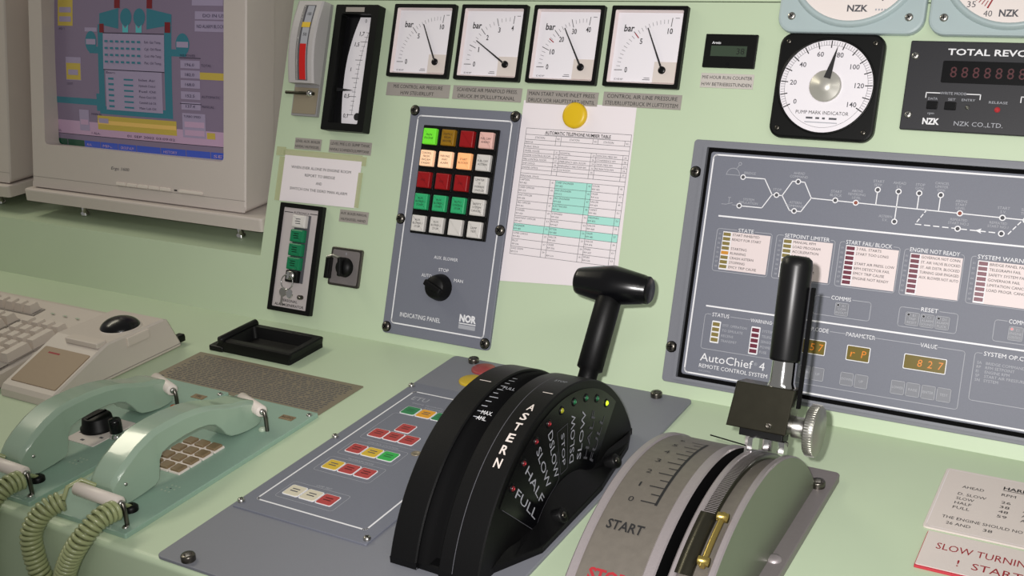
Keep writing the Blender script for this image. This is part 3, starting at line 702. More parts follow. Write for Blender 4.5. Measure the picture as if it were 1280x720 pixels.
def cap_t(x, y, lines, h=2.6, al='c'):
    for i, s in enumerate(lines): mb.text(s, x, y + (len(lines) - 1 - i) * h * 1.45, Z, h, gl, al)
cap_t(115, 250.5, ['BRIDGE']); cap_t(117.5, 218.6, ['SYSTEM', 'SIMULATION'], 2.5); cap_t(147, 235.5, ['STOP']); cap_t(168, 251, ['AHEAD', 'COMMAND'], 2.5); cap_t(168, 220, ['ASTERN', 'COMMAND'], 2.5)
cap_t(209, 235, ['START', 'BLOCK']); cap_t(230, 234.3, ['ABOVE', 'REVERSING', 'LEVEL'], 2.4); cap_t(250, 249, ['START', 'SETP.']); cap_t(270.5, 249, ['AHEAD', 'S.V.']); cap_t(290.5, 249, ['STOP', 'GOV.']); cap_t(311, 249, ['CANCEL', 'LIMITER', 'GOV.'], 2.4)
cap_t(331, 233, ['ABOVE', 'START', 'LEVEL'], 2.4); cap_t(370, 233, ['START', 'S.V.']); cap_t(391, 233, ['SLOW', 'TURN.']); cap_t(261, 214.5, ['ASTERN', 'S.V.'], 2.5); cap_t(331, 218, ['REPEATED', 'START NO.2'], 2.4); cap_t(367, 218.5, ['REPEATED', 'START NO.1'], 2.4)
# group boxes
def gbox(x0, x1, y0, y1, title, tx, tw):
    p = rrect(x0, x1, y0, y1, 2.5, 3)   # starts bottom-left, goes round; top edge interrupted by the title
    mb.line([(tx - 1.5, y1), (x0 + 2.5, y1)] + list(reversed(p[18:24])) + [], .6, Z, gl)
    mb.line([(x0, y1 - 2.5), (x0, y0 + 2.5)] + p[0:4] + p[4:8] + p[8:12] + [(tx + tw + 1.5, y1)], .6, Z, gl)
    mb.line([(x0, y1 - 2.5), (x0 + .7, y1 - .7), (x0 + 2.5, y1)], .6, Z, gl)
    mb.text(title, tx, y1 - 1.9, Z, 4.0, wl, 'l', w=tw)
gbox(87.5, 148.5, 143.5, 189.5, 'STATE', 111, 17); gbox(153.5, 215, 143.5, 189.5, 'SETPOINT LIMITER', 162, 47); gbox(220, 280, 143.5, 189.5, 'START FAIL/ BLOCK', 226, 46); gbox(284.5, 341, 143, 189, 'ENGINE NOT READY', 289.5, 47); gbox(347.5, 412, 143, 189, 'SYSTEM WARNING', 353, 52)
gbox(87, 180, 58, 96, 'STATUS', 95, 19); mb.text('WARNING', 138, 94, Z, 3.6, wl, 'l', w=23)
gbox(202, 259.5, 112, 131, 'COMMIS', 219, 20); gbox(287.5, 343, 111.5, 131, 'RESET', 308, 16); gbox(376.5, 434, 110, 130.5, 'COMMAND', 389, 24)
gbox(187, 354, 38.5, 96, 'OP.CODE', 199, 22); mb.text('PARAMETER', 239, 94, Z, 4, wl, 'l', w=29); mb.text('VALUE', 312, 94, Z, 4, wl, 'l', w=16)
gbox(363, 440, 50, 96.5, 'SYSTEM OP.CODE', 371, 48)
for i, (k, s) in enumerate((('SA', 'BRIDGE COMMAND RPM'), ('RP', 'RPM SETPOINT'), ('EI', 'ENGINE RPM'), ('SP', 'START AIR PRESSURE'), ('SN', 'SYSTEM'))):
    mb.text(k, 366, 86 - 4.2 * i, Z, 2.7, gl, 'l'); mb.text(s, 374, 86 - 4.2 * i, Z, 2.7, gl, 'l')
mb.text('AutoChief', 88, 44.6, Z, 8.4, wl, 'l', w=59); mb.text('®', 148, 48.5, Z, 3.2, gl, 'l', w=3.6); mb.text('4', 154, 44.6, Z, 8.4, wl, 'l', w=6)
mb.text('REMOTE CONTROL SYSTEM', 88, 37.2, Z, 4.1, wl, 'l', w=76); mb.text('NORCONTROL', 88, 33, Z, 1.6, gl, 'l', w=14)
for i, s in enumerate(('SYST. OPERATION', 'TO SIMULATE', 'RECEIVE', 'TRANSMIT')): mb.text(s, 108, 84.8 - 5.6 * i, Z, 2.6, gl, 'l', maxw=27)
for i, s in enumerate(('SYSTEM', 'TELEGRAPH', 'SENSOR', 'POWER', 'FUSE')): mb.text(s, 152, 84.8 - 5.6 * i, Z, 2.6, gl, 'l', maxw=20)
fp = part('front_panel', mb, g)
def lamp_col(name, x, y1, n, m, dy=5.0, w=8.2, h=3.6, lit=None, m2=None, par=None):
    for k in range(n):
        part(name, MB().box(x - w / 2, x + w / 2, y1 - dy * k - h / 2, y1 - dy * k + h / 2, 7.5, 8.5, m2 if k == lit else m, .2), par or fp)
def legend(x0, x1, y0, y1, lines, lw=8.8, fr=True):
    mb = MB(); mb.box(x0, x1, y0, y1, 7.5, 7.9, 'sign_cream' if 0 else 'dial_edge', .1)
    mb.quad(x0 + .2, x0 + 10, y0 + .2, y1 - .2, 8.0, 'print_white')
    for i, s in enumerate(lines):
        if s: mb.text(s, x0 + 11, y1 - 4.2 - 5.0 * i, 8.0, 2.6, 'ink', 'l', maxw=x1 - x0 - 12.5)
    for i in range(8): mb.text('%02d' % (i + 1), x0 - 3.4, y1 - 4.2 - 5.0 * i, 7.7, 2.0, 'print_grey')
    return part('legend_card', mb, fp)
legend(94.5, 147, 145.5, 187, ['START INHIBITED', 'READY FOR START', '', 'STARTING', 'RUNNING', 'CRASH ASTERN', 'STOPPING', 'EMCY TRIP CAUSE'])
legend(161, 213, 145, 186.5, ['MANUAL RPM', 'LOAD PROGRAM', 'ACCELERATION', 'SCAV. AIR', 'TORQUE', 'MINIMUM RPM', 'MAXIMUM RPM', ''])
legend(226.5, 279, 145, 186.5, ['3 FAIL. STARTS', 'START TOO LONG', '', 'START AIR PRESS. LOW', 'RPM DETECTOR FAIL', 'EMCY TRIP CAUSE', 'ENGINE NOT READY', ''])
legend(290.5, 340, 144, 185.5, ['GOVERNOR NOT CONN.', 'ST. AIR VALVE BLOCKED', 'ST. AIR DISTR. BLOCKED', 'TURNING GEAR ENGAGED', 'AUX. BLOWER NOT AUTO', '', '', ''])
legend(354, 411, 144, 185.5, ['BRIDGE PANEL FAIL', 'TELEGRAPH FAIL', 'SAFETY SYSTEM FAIL', 'GOVERNOR FAIL', 'LIMITATION CANCELLED', 'LOAD PROGR. CANCELLED', '', ''])
lamp_col('lamp_bar', 99.3, 184, 8, 'bar_olive', lit=4, m2='bar_amber'); lamp_col('lamp_bar', 166, 183.5, 8, 'bar_olive')
lamp_col('lamp_bar', 231.5, 183.5, 8, 'bar_maroon'); lamp_col('lamp_bar', 295.5, 182.7, 8, 'bar_maroon'); lamp_col('lamp_bar', 359, 182.7, 8, 'bar_maroon')
for x, n, m, y1 in ((101, 4, 'bar_olive', 86), (145, 5, 'bar_maroon', 86)):
    lf = part('lamp_frame', MB().box(x - 5, x + 5, y1 - 5.6 * (n - 1) - 3.6, y1 + 3.6, 7.5, 7.8, 'print_white', .1, 1), fp); lamp_col('lamp_bar', x, y1, n, m, 5.6, 7.8, 4.0)
for x, y in ((108, 247), (108, 216), (147, 231), (168, 247), (168, 216), (209, 231), (230, 230.4), (250, 245.5), (270.5, 245.5), (290.5, 245.5), (311, 245.5), (270.5, 215), (331, 229.2), (370, 228.6), (391, 228.2), (331, 214), (371, 213.3)):
    mb = MB(); mb.ring(x, y, 7.75, 1.9, 3.0, wl); mb.lathe([(1.9, 7.6), (1.6, 8.3), (0, 8.6)], 'led_dull' if (x in (230, 331) and y > 220) else 'ink_soft', T(x, y, 0), 14); part('mimic_lamp', mb, fp)
def disp(x0, x1, y0, y1, s):
    mb = MB(); mb.box(x0 - .8, x1 + .8, y0 - .8, y1 + .8, 7.5, 7.8, 'print_white', .1, 1.2); mb.box(x0, x1, y0, y1, 7.6, 8, 'disp_olive', .1, .8)
    n = len(s)
    for i, ch in enumerate(s):
        if ch != ' ': mb.text(ch, x0 + (x1 - x0) * (i + .5) / n, (y0 + y1) / 2 - 3.6, 8.1, 7.2, 'digit_amber', w=4.4 if ch != '1' else 1.5, shear=.1)
    part('display', mb, fp)
disp(193.5, 219.5, 70.8, 84.6, ' 57'); disp(242.5, 264.5, 70.5, 84.6, 'rP'); disp(299, 338, 71, 84.6, ' 827')
def pbtn(x0, x1, y0, y1, s, led=None):
    mb = MB(); mb.box(x0, x1, y0, y1, 7.5, 8.0, 'grey_plate', .2, 1); mb.line(rrect(x0 + .4, x1 - .4, y0 + .4, y1 - .4, 1, 2), .5, 8.1, gl, close=True)
    for i, t in enumerate(s): mb.text(t, (x0 + x1) / 2 + (1.5 if led and i == 0 else 0), (y0 + y1) / 2 - 1.2 + (len(s) / 2 - i - .5) * 3.6, 8.1, 2.4, gl, maxw=(x1 - x0) * .8)
    if led: mb.ring(x0 + 3, y1 - 2.8, 8.15, 1.1, 1.7, gl); mb.disc(x0 + 3, y1 - 2.8, 8.2, 1.2, led, seg=12)
    part('push_button', mb, fp)
pbtn(196, 208.5, 44, 57.5, ['DOWN']); pbtn(209.5, 222.5, 43.5, 57.5, ['UP']); pbtn(239, 252.5, 43.5, 57.2, ['DOWN']); pbtn(253.5, 267, 43.2, 57.2, ['UP'])
for k, s in enumerate(('LOWER', 'RAISE', 'ENTER', 'TEST')): pbtn(289.5 + 14.6 * k, 303 + 14.6 * k, 43.5, 57.4, [s])
pbtn(224, 238, 113.5, 127, ['A1', 'COM', 'IN/OUT'], 'ink')
for k, s in enumerate((['B1', 'TRIP', 'RESET'], ['C1', 'ALARM', 'SOUND'], ['D1', 'ALARM', 'FLICK'])): pbtn(294 + 14.3 * k, 307.6 + 14.3 * k, 113.5, 127, s, 'ink')
pbtn(389.5, 403, 112.5, 126.3, ['E1', 'ENGINE', 'CONTROL'], 'led_red')
for x in (52, 522):
    for y in (249, 54):
        mb = MB(); screw(mb, x, y, 3, 5.6, washer=6.4, h=3.6); part('screw', mb, mp)

# ================================================================== grey cover plate on the desk
g = new('cover_plate', 'large grey steel plate on the desk under the black telegraph', 'plate', DESK, (-68, -250, 0))
mb = MB(); mb.box(-223, 86, -492, -5.5, .2, 3.2, 'grey_plate', .8, 6); pl = part('plate', mb, g)
for x, y in ((47, -14), (-190, -14), (-190, -484)):
    mb = MB(); bolt(mb, x, y - 1, 3.2, 6.4); part('bolt', mb, pl)
for x, y, m, nm in ((-169, -30, 'disc_red', 'red'), (-165, -64, 'disc_yellow', 'yellow')):
    mb = MB(); mb.lathe([(14.5, 3.2), (14.5, 5.2), (13, 6), (0, 6)], m, T(x + 2, y, 0), 32); part('disc', mb, g, 'round flat %s disc on the grey plate' % nm)

# ================================================================== ETU key panel
g = new('key_unit', 'flat grey desk panel with coloured keys in white outlines', 'control panel', DESK, (-141, -247, 3.2))
mb = MB(); mb.box(-219, -62, -400, -97, 3.3, 5.2, 'grey_panel', .5, 2)
Z = 5.3; mb.line(rrect(-205.5, -76.5, -381, -118, 3, 3), 1.9, Z, 'print_white', close=True)
mb.text('ETU', -187, -137, Z, 8, 'print_grey', w=21); 
for y, x0, x1 in ((-145, -190, -150), (-150, -170, -110)): mb.text('ENGINE TELEGRAPH', (x0 + x1) / 2, y, Z, 2.4, 'print_grey', w=x1 - x0)
def kbox(x0, x1, y0, y1, t):
    mb.line(rrect(x0, x1, y0, y1, 3, 3), .5, Z, 'print_grey', close=True); mb.text(t, (x0 + x1) / 2, y1 + 1.5, Z, 2.6, 'print_grey', maxw=(x1 - x0) * .8)
kbox(-194, -96, -236, -172, ''); kbox(-194, -125, -274, -244, 'CONTROL LOCATION'); kbox(-194, -125, -312, -282, 'TELEGRAPH MODE'); kbox(-194, -125, -369, -339, 'LAMP TEST')
pl = part('panel', mb, g)
keys = [(-180, -162, 'key_green'), (-160, -162, 'key_orange'), (-140, -162, 'key_green'), (-160, -200, 'key_red'), (-180, -221, 'key_red'), (-160.5, -221, 'key_red'), (-141, -221, 'key_red'),
        (-180, -259, 'key_red'), (-160, -259, 'key_yellow'), (-140, -259, 'key_bright_green'), (-180, -297, 'key_yellow'), (-160, -297, 'key_red'), (-140, -297, 'key_red'), (-181, -354, 'key_cream'), (-161, -354, 'key_cream'), (-141, -354, 'key_red')]
for x, y, m in keys:
    mb = MB(); mb.box(x - 9.6, x + 9.6, y - 9.2, y + 9.2, 5.2, 5.7, 'print_white', .1, 2.4); mb.box(x - 8.7, x + 8.7, y - 8.3, y + 8.3, 5.5, 6.1, m, .2, 2)
    dk_ = 'ink_soft' if m in ('key_cream', 'key_yellow', 'key_orange') else 'led_red_off' if m == 'key_red' else 'led_green_off'
    for k in (1.6, -2.2): mb.quad(x - 4.5, x + 4.5, y + k, y + k + 1.5, 6.2, dk_)
    part('key', mb, pl)
mb = MB(); mb.lathe([(5, 5.2), (5, 6), (3.4, 6.2), (3.2, 5.6), (0, 5.6)], 'engraved_metal', T(-118, -242, 0), 20); part('sensor', mb, g)
for x, y in ((-215.5, -391), (-217, -247), (-217, -107), (-66, -393), (-66, -104)):
    mb = MB(); screw(mb, x, y, 5.2, 3.6, h=3.4, m='steel'); part('screw', mb, pl)

# ================================================================== black engine telegraph
YC, ZC, RT = -260.0, -48.0, 162.0
def arc(mb, prof, t0, t1, m, yc, zc, n=48, smooth=True):
    """profile of (x, r) swept about the x axis from angle t0 to t1 (deg, 0 = up, + = away)"""
    k = len(prof); vs = []; fs = []
    for i in range(n + 1):
        t = R(t0 + (t1 - t0) * i / n)
        for x, r in prof: vs.append((x, yc + r * math.sin(t), zc + r * math.cos(t)))
    for i in range(n):
        for j in range(k - 1): fs.append((i * k + j, i * k + j + 1, (i + 1) * k + j + 1, (i + 1) * k + j))
    mb.add(vs, fs, m, None, smooth)
def arc_solid(mb, x0, x1, r, t0, t1, zb, m, yc, zc, ch=1.2, n=56, mside=None):
    """segment of a drum between x0 and x1, closed down to height zb"""
    arc(mb, [(x0, r - ch), (x0 + ch, r)], t0, t1, m, yc, zc, n); arc(mb, [(x0 + ch, r), (x1 - ch, r)], t0, t1, m, yc, zc, n); arc(mb, [(x1 - ch, r), (x1, r - ch)], t0, t1, m, yc, zc, n)
    for x, fl_ in ((x0, 1), (x1, 0)):
        pts = [(x, yc + (r - ch) * math.sin(R(t0 + (t1 - t0) * i / n)), zc + (r - ch) * math.cos(R(t0 + (t1 - t0) * i / n))) for i in range(n + 1)]
        pts += [(x, pts[-1][1], zb), (x, pts[0][1], zb)]
        mb.add(pts, [tuple(range(len(pts))) if fl_ else tuple(reversed(range(len(pts))))], mside or m)
    for t in (t0, t1):
        y = yc + r * math.sin(R(t)); z = zc + r * math.cos(R(t)); mb.add([(x0, y, z), (x1, y, z), (x1, y, zb), (x0, y, zb)], [(0, 1, 2, 3) if t < 0 else (3, 2, 1, 0)], m)
def tang(x, t, r, yc, zc, dr=.2):
    t = R(t); r += dr; return frame((x, yc + r * math.sin(t), zc + r * math.cos(t)), (1, 0, 0), (0, math.cos(t), -math.sin(t)))
g = new('engine_telegraph', 'black engine telegraph with T-handle lever and ASTERN scale', 'telegraph', DESK, (20, -260, 3.2))
mb = MB(); zb = 3.4; TT = 69.0
arc_solid(mb, -28, -1, RT, -TT, TT, zb, 'black_plastic', YC, ZC); arc_solid(mb, 21, 60, RT, -TT, TT, zb, 'black_plastic', YC, ZC)
hb = mb
mb = MB(); arc(mb, [(-1.2, RT - 3), (10, RT - 3), (10, RT - 14), (21.2, RT - 14)], -TT, TT, 'black_matte', YC, ZC)
for t, w in ((-19, 9), (-16.3, 6), (-13.6, 6), (-11, 6), (-8.5, 9), (-6, 5), (-3.5, 6), (-1, 5), (1.5, 5), (4, 6), (6.5, 5)):
    mb.quad(.5, .5 + w, -.5, .5, 0, 'print_grey', tang(0, t, RT - 3, YC, ZC))
part('scale_track', mb, g)
mb = hb; mb.text('MAX.', 0, 0, 0, 4.6, 'print_white', 'l', w=11, M=tang(8, -18.5, RT - 3, YC, ZC, 3.6)); mb.text('AHL.', 0, 0, 0, 4.6, 'print_white', 'l', w=10, M=tang(7, -21, RT - 3, YC, ZC, 3.6)); mb.text('FULL', 0, 0, 0, 4.2, 'print_grey', 'l', w=12, M=tang(8, -4.5, RT - 3, YC, ZC, 3.6))
mb.quad(-21, -9, -.6, .6, 0, 'sign_cream', tang(0, -1.6, RT, YC, ZC)); mb.quad(45, 55, -.6, .6, 0, 'sign_cream', tang(0, -1.6, RT, YC, ZC)); mb.text('STOP', 0, 0, 0, 4.5, 'print_grey', w=12, M=tang(47, 8.5, RT, YC, ZC))
for i, ch in enumerate('ASTERN'): mb.text(ch, 0, -4, 0, 8.6, 'sign_cream', w=6.6, bold=.02, M=tang(48, -11.2 - 4.62 * i, RT, YC, ZC))
for k, xx in ((0, 35), ): arc(mb, [(34.7, RT + .1), (35.3, RT + .1)], -TT, 30, 'ink_soft', YC, ZC)
part('housing', mb, g)
# side label sector on the right cheek
XS = 60.4
def side(t, r, x=XS): return (x, YC + r * math.sin(R(t)), ZC + r * math.cos(R(t)))
mb = MB(); ths = [-47 + 94 * i / 30 for i in range(31)]
mb.add([side(t, 154, 60.8) for t in ths] + [side(t, 78, 60.8) for t in reversed(ths)], [tuple(range(62))], 'black_gloss')
def sline(pl, w, m):
    for (t0, r0), (t1, r1) in zip(pl[:-1], pl[1:]):
        A = Vector(side(t0, r0, 61)); B = Vector(side(t1, r1, 61)); d = (B - A); 
        if d.length < .01: continue
        d.normalize(); n_ = Vector((1, 0, 0)).cross(d) * w / 2
        mb.add([A - n_, B - n_, B + n_, A + n_], [(0, 1, 2, 3)], m)
sline([(-47, 150), (-47, 82), (-44, 79)] + [(t, 79) for t in range(-40, -8, 4)] + [(-7, 82), (-6, 110)], .5, 'ink_soft')
sline([(-4.5, 84), (-4.5, 128), (4.5, 128), (4.5, 84), (-4.5, 84)], .5, 'ink_soft')
k = 9.72
for i, s in ((-4, 'FULL'), (-3, 'HALF'), (-2, 'SLOW'), (-1, 'DSLOW')):
    t = R(k * i); M_ = frame(side(k * i, 136, 61.1), (0, -math.sin(t), -math.cos(t)), (0, math.cos(t), -math.sin(t))); mb.text(s, 0, -4, 0, 8.2, 'print_grey', 'l', w=50 if i != -2 else 48, M=M_)
t = 0; M_ = frame(side(0, 122, 61.1), (0, 0, -1), (0, 1, 0)); mb.text('STOP', 0, -2.8, 0, 5.6, 'print_grey', 'l', w=32, M=M_)
for i, s in ((4, 'FULL'), (3, 'HALF'), (2, 'SLOW'), (1, 'DSLOW')):
    t = R(k * i); M_ = frame(side(k * i, 87, 61.1), (0, math.sin(t), math.cos(t)), (0, -math.cos(t), math.sin(t))); mb.text(s, 0, -4, 0, 8.2, 'print_grey' if i < 3 else 'ink_soft', 'l', w=46, M=M_)
sl_ = part('side_legend', mb, g)
for i in range(-4, 5):
    m = 'led_red' if i < 0 else 'led_yellow' if i == 0 else 'led_lit' if i == 4 else 'led_green'; c = side(k * i, 145, 60.8)
    M_ = T(*c) @ Matrix.Rotation(PI / 2, 4, 'Y'); mb = MB(); mb.lathe([(4.2, 0), (4.2, .6), (3.0, .9), (2.7, .3)], 'black_frame', M_, 20); mb.lathe([(2.6, .2), (2.3, 1.3), (1.2, 2.0), (0, 2.2)], {'led_red': 'led_red_off', 'led_green': 'led_green_off'}.get(m, m), M_, 16)
    mb.lathe([(1.1, 2.0), (0.9, 2.3), (0, 2.4)], m, M_, 10); part('indicator_light', mb, sl_, 'lit yellow-green lamp' if i == 4 else None)
# flared lower cover and foot
top = [side(t, 77, 60.5) for t in [-46 + 92 * i / 16 for i in range(17)]]
top = [(60.5, -362, 14)] + [(60.5, -336, 8 + .5)] * 0 + top + [(60.5, -168, 14)]
bot = [(58, -392), (70, -367), (82, -342)] + [(82, -342 + 112 * i / 11) for i in range(1, 12)] + [(78, -195), (74, -165), (70, -140), (62, -118)]
m_ = len(top); bl = []
for i in range(m_):
    f = i / (m_ - 1) * (len(bot) - 1); k_ = min(int(f), len(bot) - 2); f -= k_; bl.append((bot[k_][0] + (bot[k_ + 1][0] - bot[k_][0]) * f, bot[k_][1] + (bot[k_ + 1][1] - bot[k_][1]) * f, 10))
mb = MB(); mb.add(top + bl, [(i + 1, i, m_ + i, m_ + i + 1) for i in range(m_ - 1)], 'black_plastic', smooth=True)
mb.add([(60, y, z) for x, y, z in top] + [(60, bl[-1][1], 10), (60, bl[0][1], 10)], [tuple(range(m_ + 2))], 'black_plastic'); part('side_cover', mb, g)
mb = MB(); mb.prism([(-28, -407), (30, -409), (58, -390), (82, -342), (82, -225), (70, -140), (60, -112), (-28, -112)], 3.2, 10, 'black_plastic', 1.5); fo_ = part('foot', mb, g)
for x, y in ((75, -300), (75, -190)):
    mb = MB(); M_ = frame((x, y, 14), (0, 1, 0), (-.5, 0, .86)); mb.lathe([(7, -4), (7, 6), (6, 7.5), (0, 7.5)], 'black_plastic', M_, 20); mb.lathe([(3.2, 7.5), (3, 8), (0, 8)], 'screw_dark', M_, 6); part('bolt', mb, fo_)
# lever with T grip
def lev(x, t, r, yc, zc): return (x, yc + r * math.sin(R(t)), zc + r * math.cos(R(t)))
LT = 39.6; lx = 33
mb = MB(); p0, p1 = lev(lx, LT, 150, YC, ZC), lev(lx, LT, 265, YC, ZC)
def along(a, b): d = Vector(b) - Vector(a); return frame(a, d.cross(Vector((0, .3, 1))), Vector((1, 0, 0)))
zax = (Vector(p1) - Vector(p0)).normalized(); ML = Matrix.Translation(p0) @ zax.to_track_quat('Z', 'Y').to_matrix().to_4x4()
mb.lathe([(9.5, 0), (9.5, 24), (13, 26), (13, 92), (12.6, 118), (0, 118)], 'black_plastic', ML, 36); sh = part('lever_shaft', mb, g)
mb = MB(); MT = Matrix.Translation(Vector(p1)) @ Matrix.Rotation(PI / 2, 4, 'Y')
mb.lathe([(0, -40), (11, -40), (13.5, -38.5), (14.5, -35), (19.5, -7), (20.5, 0), (19.5, 7), (14.8, 34), (14, 35), (14, 39), (12, 41), (0, 41)], 'black_gloss', MT, 40); part('grip', mb, sh, 'glossy black T-shaped grip')

# ================================================================== silver fuel lever stand
yc, zc, RS = -305.0, -105.0, 200.0; T0 = 55.4
g = new('fuel_lever_stand', 'silver metal fuel lever stand with START and STOP scale', 'lever stand', DESK, (200, -295, 0))
mb = MB(); mb.box(124, 273, -500 + 12, -108, .2, 8, 'base_grey', 1.2, 5); part('base_plate', mb, g)
for x, y in ((261, -142), ):
    mb = MB(); bolt(mb, x, y, 8, 6.6); part('bolt', mb, g)
for x, y in ((262, -274), ):
    mb = MB(); mb.lathe([(6.5, 8), (5.6, 10), (3, 10.6), (0, 10.6)], 'cast_metal', T(x, y, 0), 20); part('bolt', mb, g)
mb = MB(); arc_solid(mb, 149.5, 157, RS, -T0, T0, 8, 'cast_metal', yc, zc); arc_solid(mb, 206.5, 216, RS, -T0, T0, 8, 'cast_metal', yc, zc, mside='black_matte'); arc(mb, [(157, RS - 1.4), (206.5, RS - 1.4)], -T0, T0, 'scale_metal', yc, zc); rr = RS - 1.4  # drum's right wall is black: the gap's shade put into its colour
sx = 192.5; arc(mb, [(sx, rr + .25), (sx + 2.2, rr + .25)], -15.8, 17, 'ink', yc, zc, 24)
for i in range(13):
    t = -15.3 + 2.62 * i; w = 12 if i % 2 == 0 else 7; mb.quad(-w, .5, -.55, .55, 0, 'ink', tang(sx, t, rr, yc, zc, .3))
for i in range(7): mb.text(str(i), 0, -2.6, 0, 5.4, 'ink', w=4.4 if i != 1 else 1.4, M=tang(172.5, -15.4 + 5.25 * i, rr, yc, zc, .3))
mb.text('START', 0, 0, 0, 8.2, 'ink', 'l', w=30, bold=.02, M=tang(164.5, -24.6, rr, yc, zc, .6)); mb.text('STOP', 0, 0, 0, 8.4, 'ink_red', 'l', w=31, bold=.04, M=tang(166, -37, rr, yc, zc, .6)); part('drum', mb, g)
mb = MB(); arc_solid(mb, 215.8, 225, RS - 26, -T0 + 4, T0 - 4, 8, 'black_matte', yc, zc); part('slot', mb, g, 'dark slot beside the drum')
mb = MB(); arc_solid(mb, 225, 230.5, RS, -T0, T0, 8, 'cast_metal', yc, zc); arc_solid(mb, 252.5, 258.5, RS, -T0, T0, 8, 'cast_metal', yc, zc, mside='side_green_reflect'); arc(mb, [(230, RS - 6), (253, RS - 6)], -T0, T0, 'scale_metal', yc, zc); part('guide', mb, g)
mb = MB(); arc(mb, [(230, RS - 6), (230, RS - 1), (240, RS - 1), (240, RS - 6)], -14, T0 - 2, 'dark_metal', yc, zc, 40)
for i in range(100):
    t = -14 + i * .55
    if t > 34: break
    mb.quad(230.5, 239.5, -.35, .35, 0, 'cast_metal', tang(0, t, RS - 1, yc, zc, .2))
part('toothed_sector', mb, g)
mb = MB(); 
for i in range(10): pass
arc(mb, [(229, RS - 6), (229, RS + .5), (241, RS + .5), (241, RS - 6)], -31, -14.5, 'dark_metal', yc, zc, 12); part('stop_plate', mb, g)
mb = MB(); mb.tube([lev(247, -14 - i * 1.6, RS + .5, yc, zc) for i in range(10)], 2.4, 'brass', 10)
for t in (-15, -27): mb.lathe([(3.6, -4), (3.6, 4), (0, 4.2)], 'brass', tang(247, t, RS + .5, yc, zc, 0) @ Matrix.Rotation(PI / 2, 4, 'Y'), 14)
part('brass_rod', mb, g, 'thin brass rod')
# lever: plate, block, shaft, grip, knob
LA = 18.2
def LP(x, t, r): # t = tangential offset
    a_ = R(LA); return (x, yc + r * math.sin(a_) + t * math.cos(a_), zc + r * math.cos(a_) - t * math.sin(a_))
yc, zc = -295.0, -140.0
ML = frame(LP(0, 0, 0), (1, 0, 0), (0, math.cos(R(LA)), -math.sin(R(LA))))      # local x = x, y = tangential, z = outward
mb = MB(); mb.prism([(203, 247), (254.5, 247), (258, 286), (208, 286)], -13, 13, 'dark_metal', 1.0, M=ML @ Matrix(((1, 0, 0, 0), (0, 0, -1, 0), (0, 1, 0, 0), (0, 0, 0, 1))))
mb.box(214, 252, -9, 9, 240.5, 247, 'black_frame', .6, 1, M=ML); mb.lathe([(2.6, 0), (2.6, 1.5), (1.2, 1.6), (1.1, .8), (0, .8)], 'screw_dark', ML @ T(240, -13, 253) @ Matrix.Rotation(PI / 2, 4, 'X'), 14); part('clamp_block', mb, g, 'dark square metal clamp block')
mb = MB(); mb.box(219.5, 223, -6, 6, 195, 247, 'steel', .4, M=ML); mb.box(226, 230, -20, 0, 226, 242, 'chrome', .8, M=ML); part('lever_arm', mb, g)
for x in (239, 252): part('nut', MB().lathe([(4.4, 231), (4.4, 240.8), (3.6, 241.4), (0, 241.4)], 'chrome', ML @ T(x, -6, 0), 6, False), g)
part('pointer', MB().tube([LP(222, -10, 232.5), LP(190, -11, 235.5)], .6, 'black_matte', 6), g)
part('lever_shaft', MB().lathe([(12, 286), (10.5, 290), (10.2, 312)], 'chrome', ML @ T(243, 0, 0), 36), g)
part('grip', MB().lathe([(10, 308), (12.6, 308), (13, 310), (13.4, 388), (12.2, 394), (9, 396.5), (0, 397)], 'black_satin', ML @ T(243, 0, 0), 40), g, 'black cylindrical grip')
part('side_rail', MB().box(258, 260.5, -3, 3, 270, 372, 'black_matte', .8, M=ML), g)
MK = Matrix.Translation(Vector((258, -205, 96))) @ Matrix.Rotation(PI / 2, 4, 'Y')
mb = MB(); mb.lathe([(9, -4), (9, 9), (8, 9.5)], 'steel', MK, 28); prof = [(8, 9), (20.5, 9), (21.8, 10.2), (21.8, 17.6), (20.5, 18.8), (0, 19)]
mb.lathe(prof, 'dull_steel', MK, 48)
for i in range(60):
    t = 2 * PI * i / 60; mb.box(-.45, .45, -.4, .4, 10.4, 17.4, 'steel', M=MK @ Matrix.Rotation(t, 4, 'Z') @ T(21.9, 0, 0))
part('clamp_knob', mb, g, 'round knurled steel knob')

# ================================================================== signs and plates lying on the desk
g = new('order_sign', 'cream laminated card listing ahead orders and RPM', 'sign', DESK, (430, -100, 0))
mb = MB(); mb.box(357, 520, -160, -45, .2, 1.6, 'sign_cream', .5, 4); mb.line(rrect(359.5, 517.5, -157, -48, 3), .5, 1.7, 'paper', close=True)
Z = 1.75; ink = 'ink'
mb.text('HARBOUR', 409.5, -66.5, Z, 5.4, ink, 'l', w=38, bold=.02); mb.quad(409.5, 447.5, -68.6, -67.8, Z, ink)
mb.text('AHEAD', 376, -78.5, Z, 4.6, ink, 'l', w=18.5); mb.text('RPM', 409.5, -79, Z, 4.6, ink, 'l', w=12)
for i, (s, r_) in enumerate((('D. SLOW', '26'), ('SLOW', '38'), ('HALF', '48'), ('FULL', '59'))):
    mb.text(s, 374.5, -92.6 - 8.6 * i, Z, 4.6, ink, 'l', w=(24, 15, 14, 14)[i]); mb.text(r_, 411, -92.6 - 8.6 * i, Z, 4.4, ink, 'l', w=8); mb.text('ASTERN', 430, -92.6 - 8.6 * i, Z, 4.4, ink, 'l', w=22)
mb.text('THE ENGINE SHOULD NOT BE RUN BETWEEN', 369, -138, Z, 4.6, ink, 'l', w=116); mb.text('26 AND', 374, -147.5, Z, 4.6, ink, 'l', w=20); mb.text('38', 404, -147.5, Z, 4.6, ink, 'l', w=7.5); part('card', mb, g)
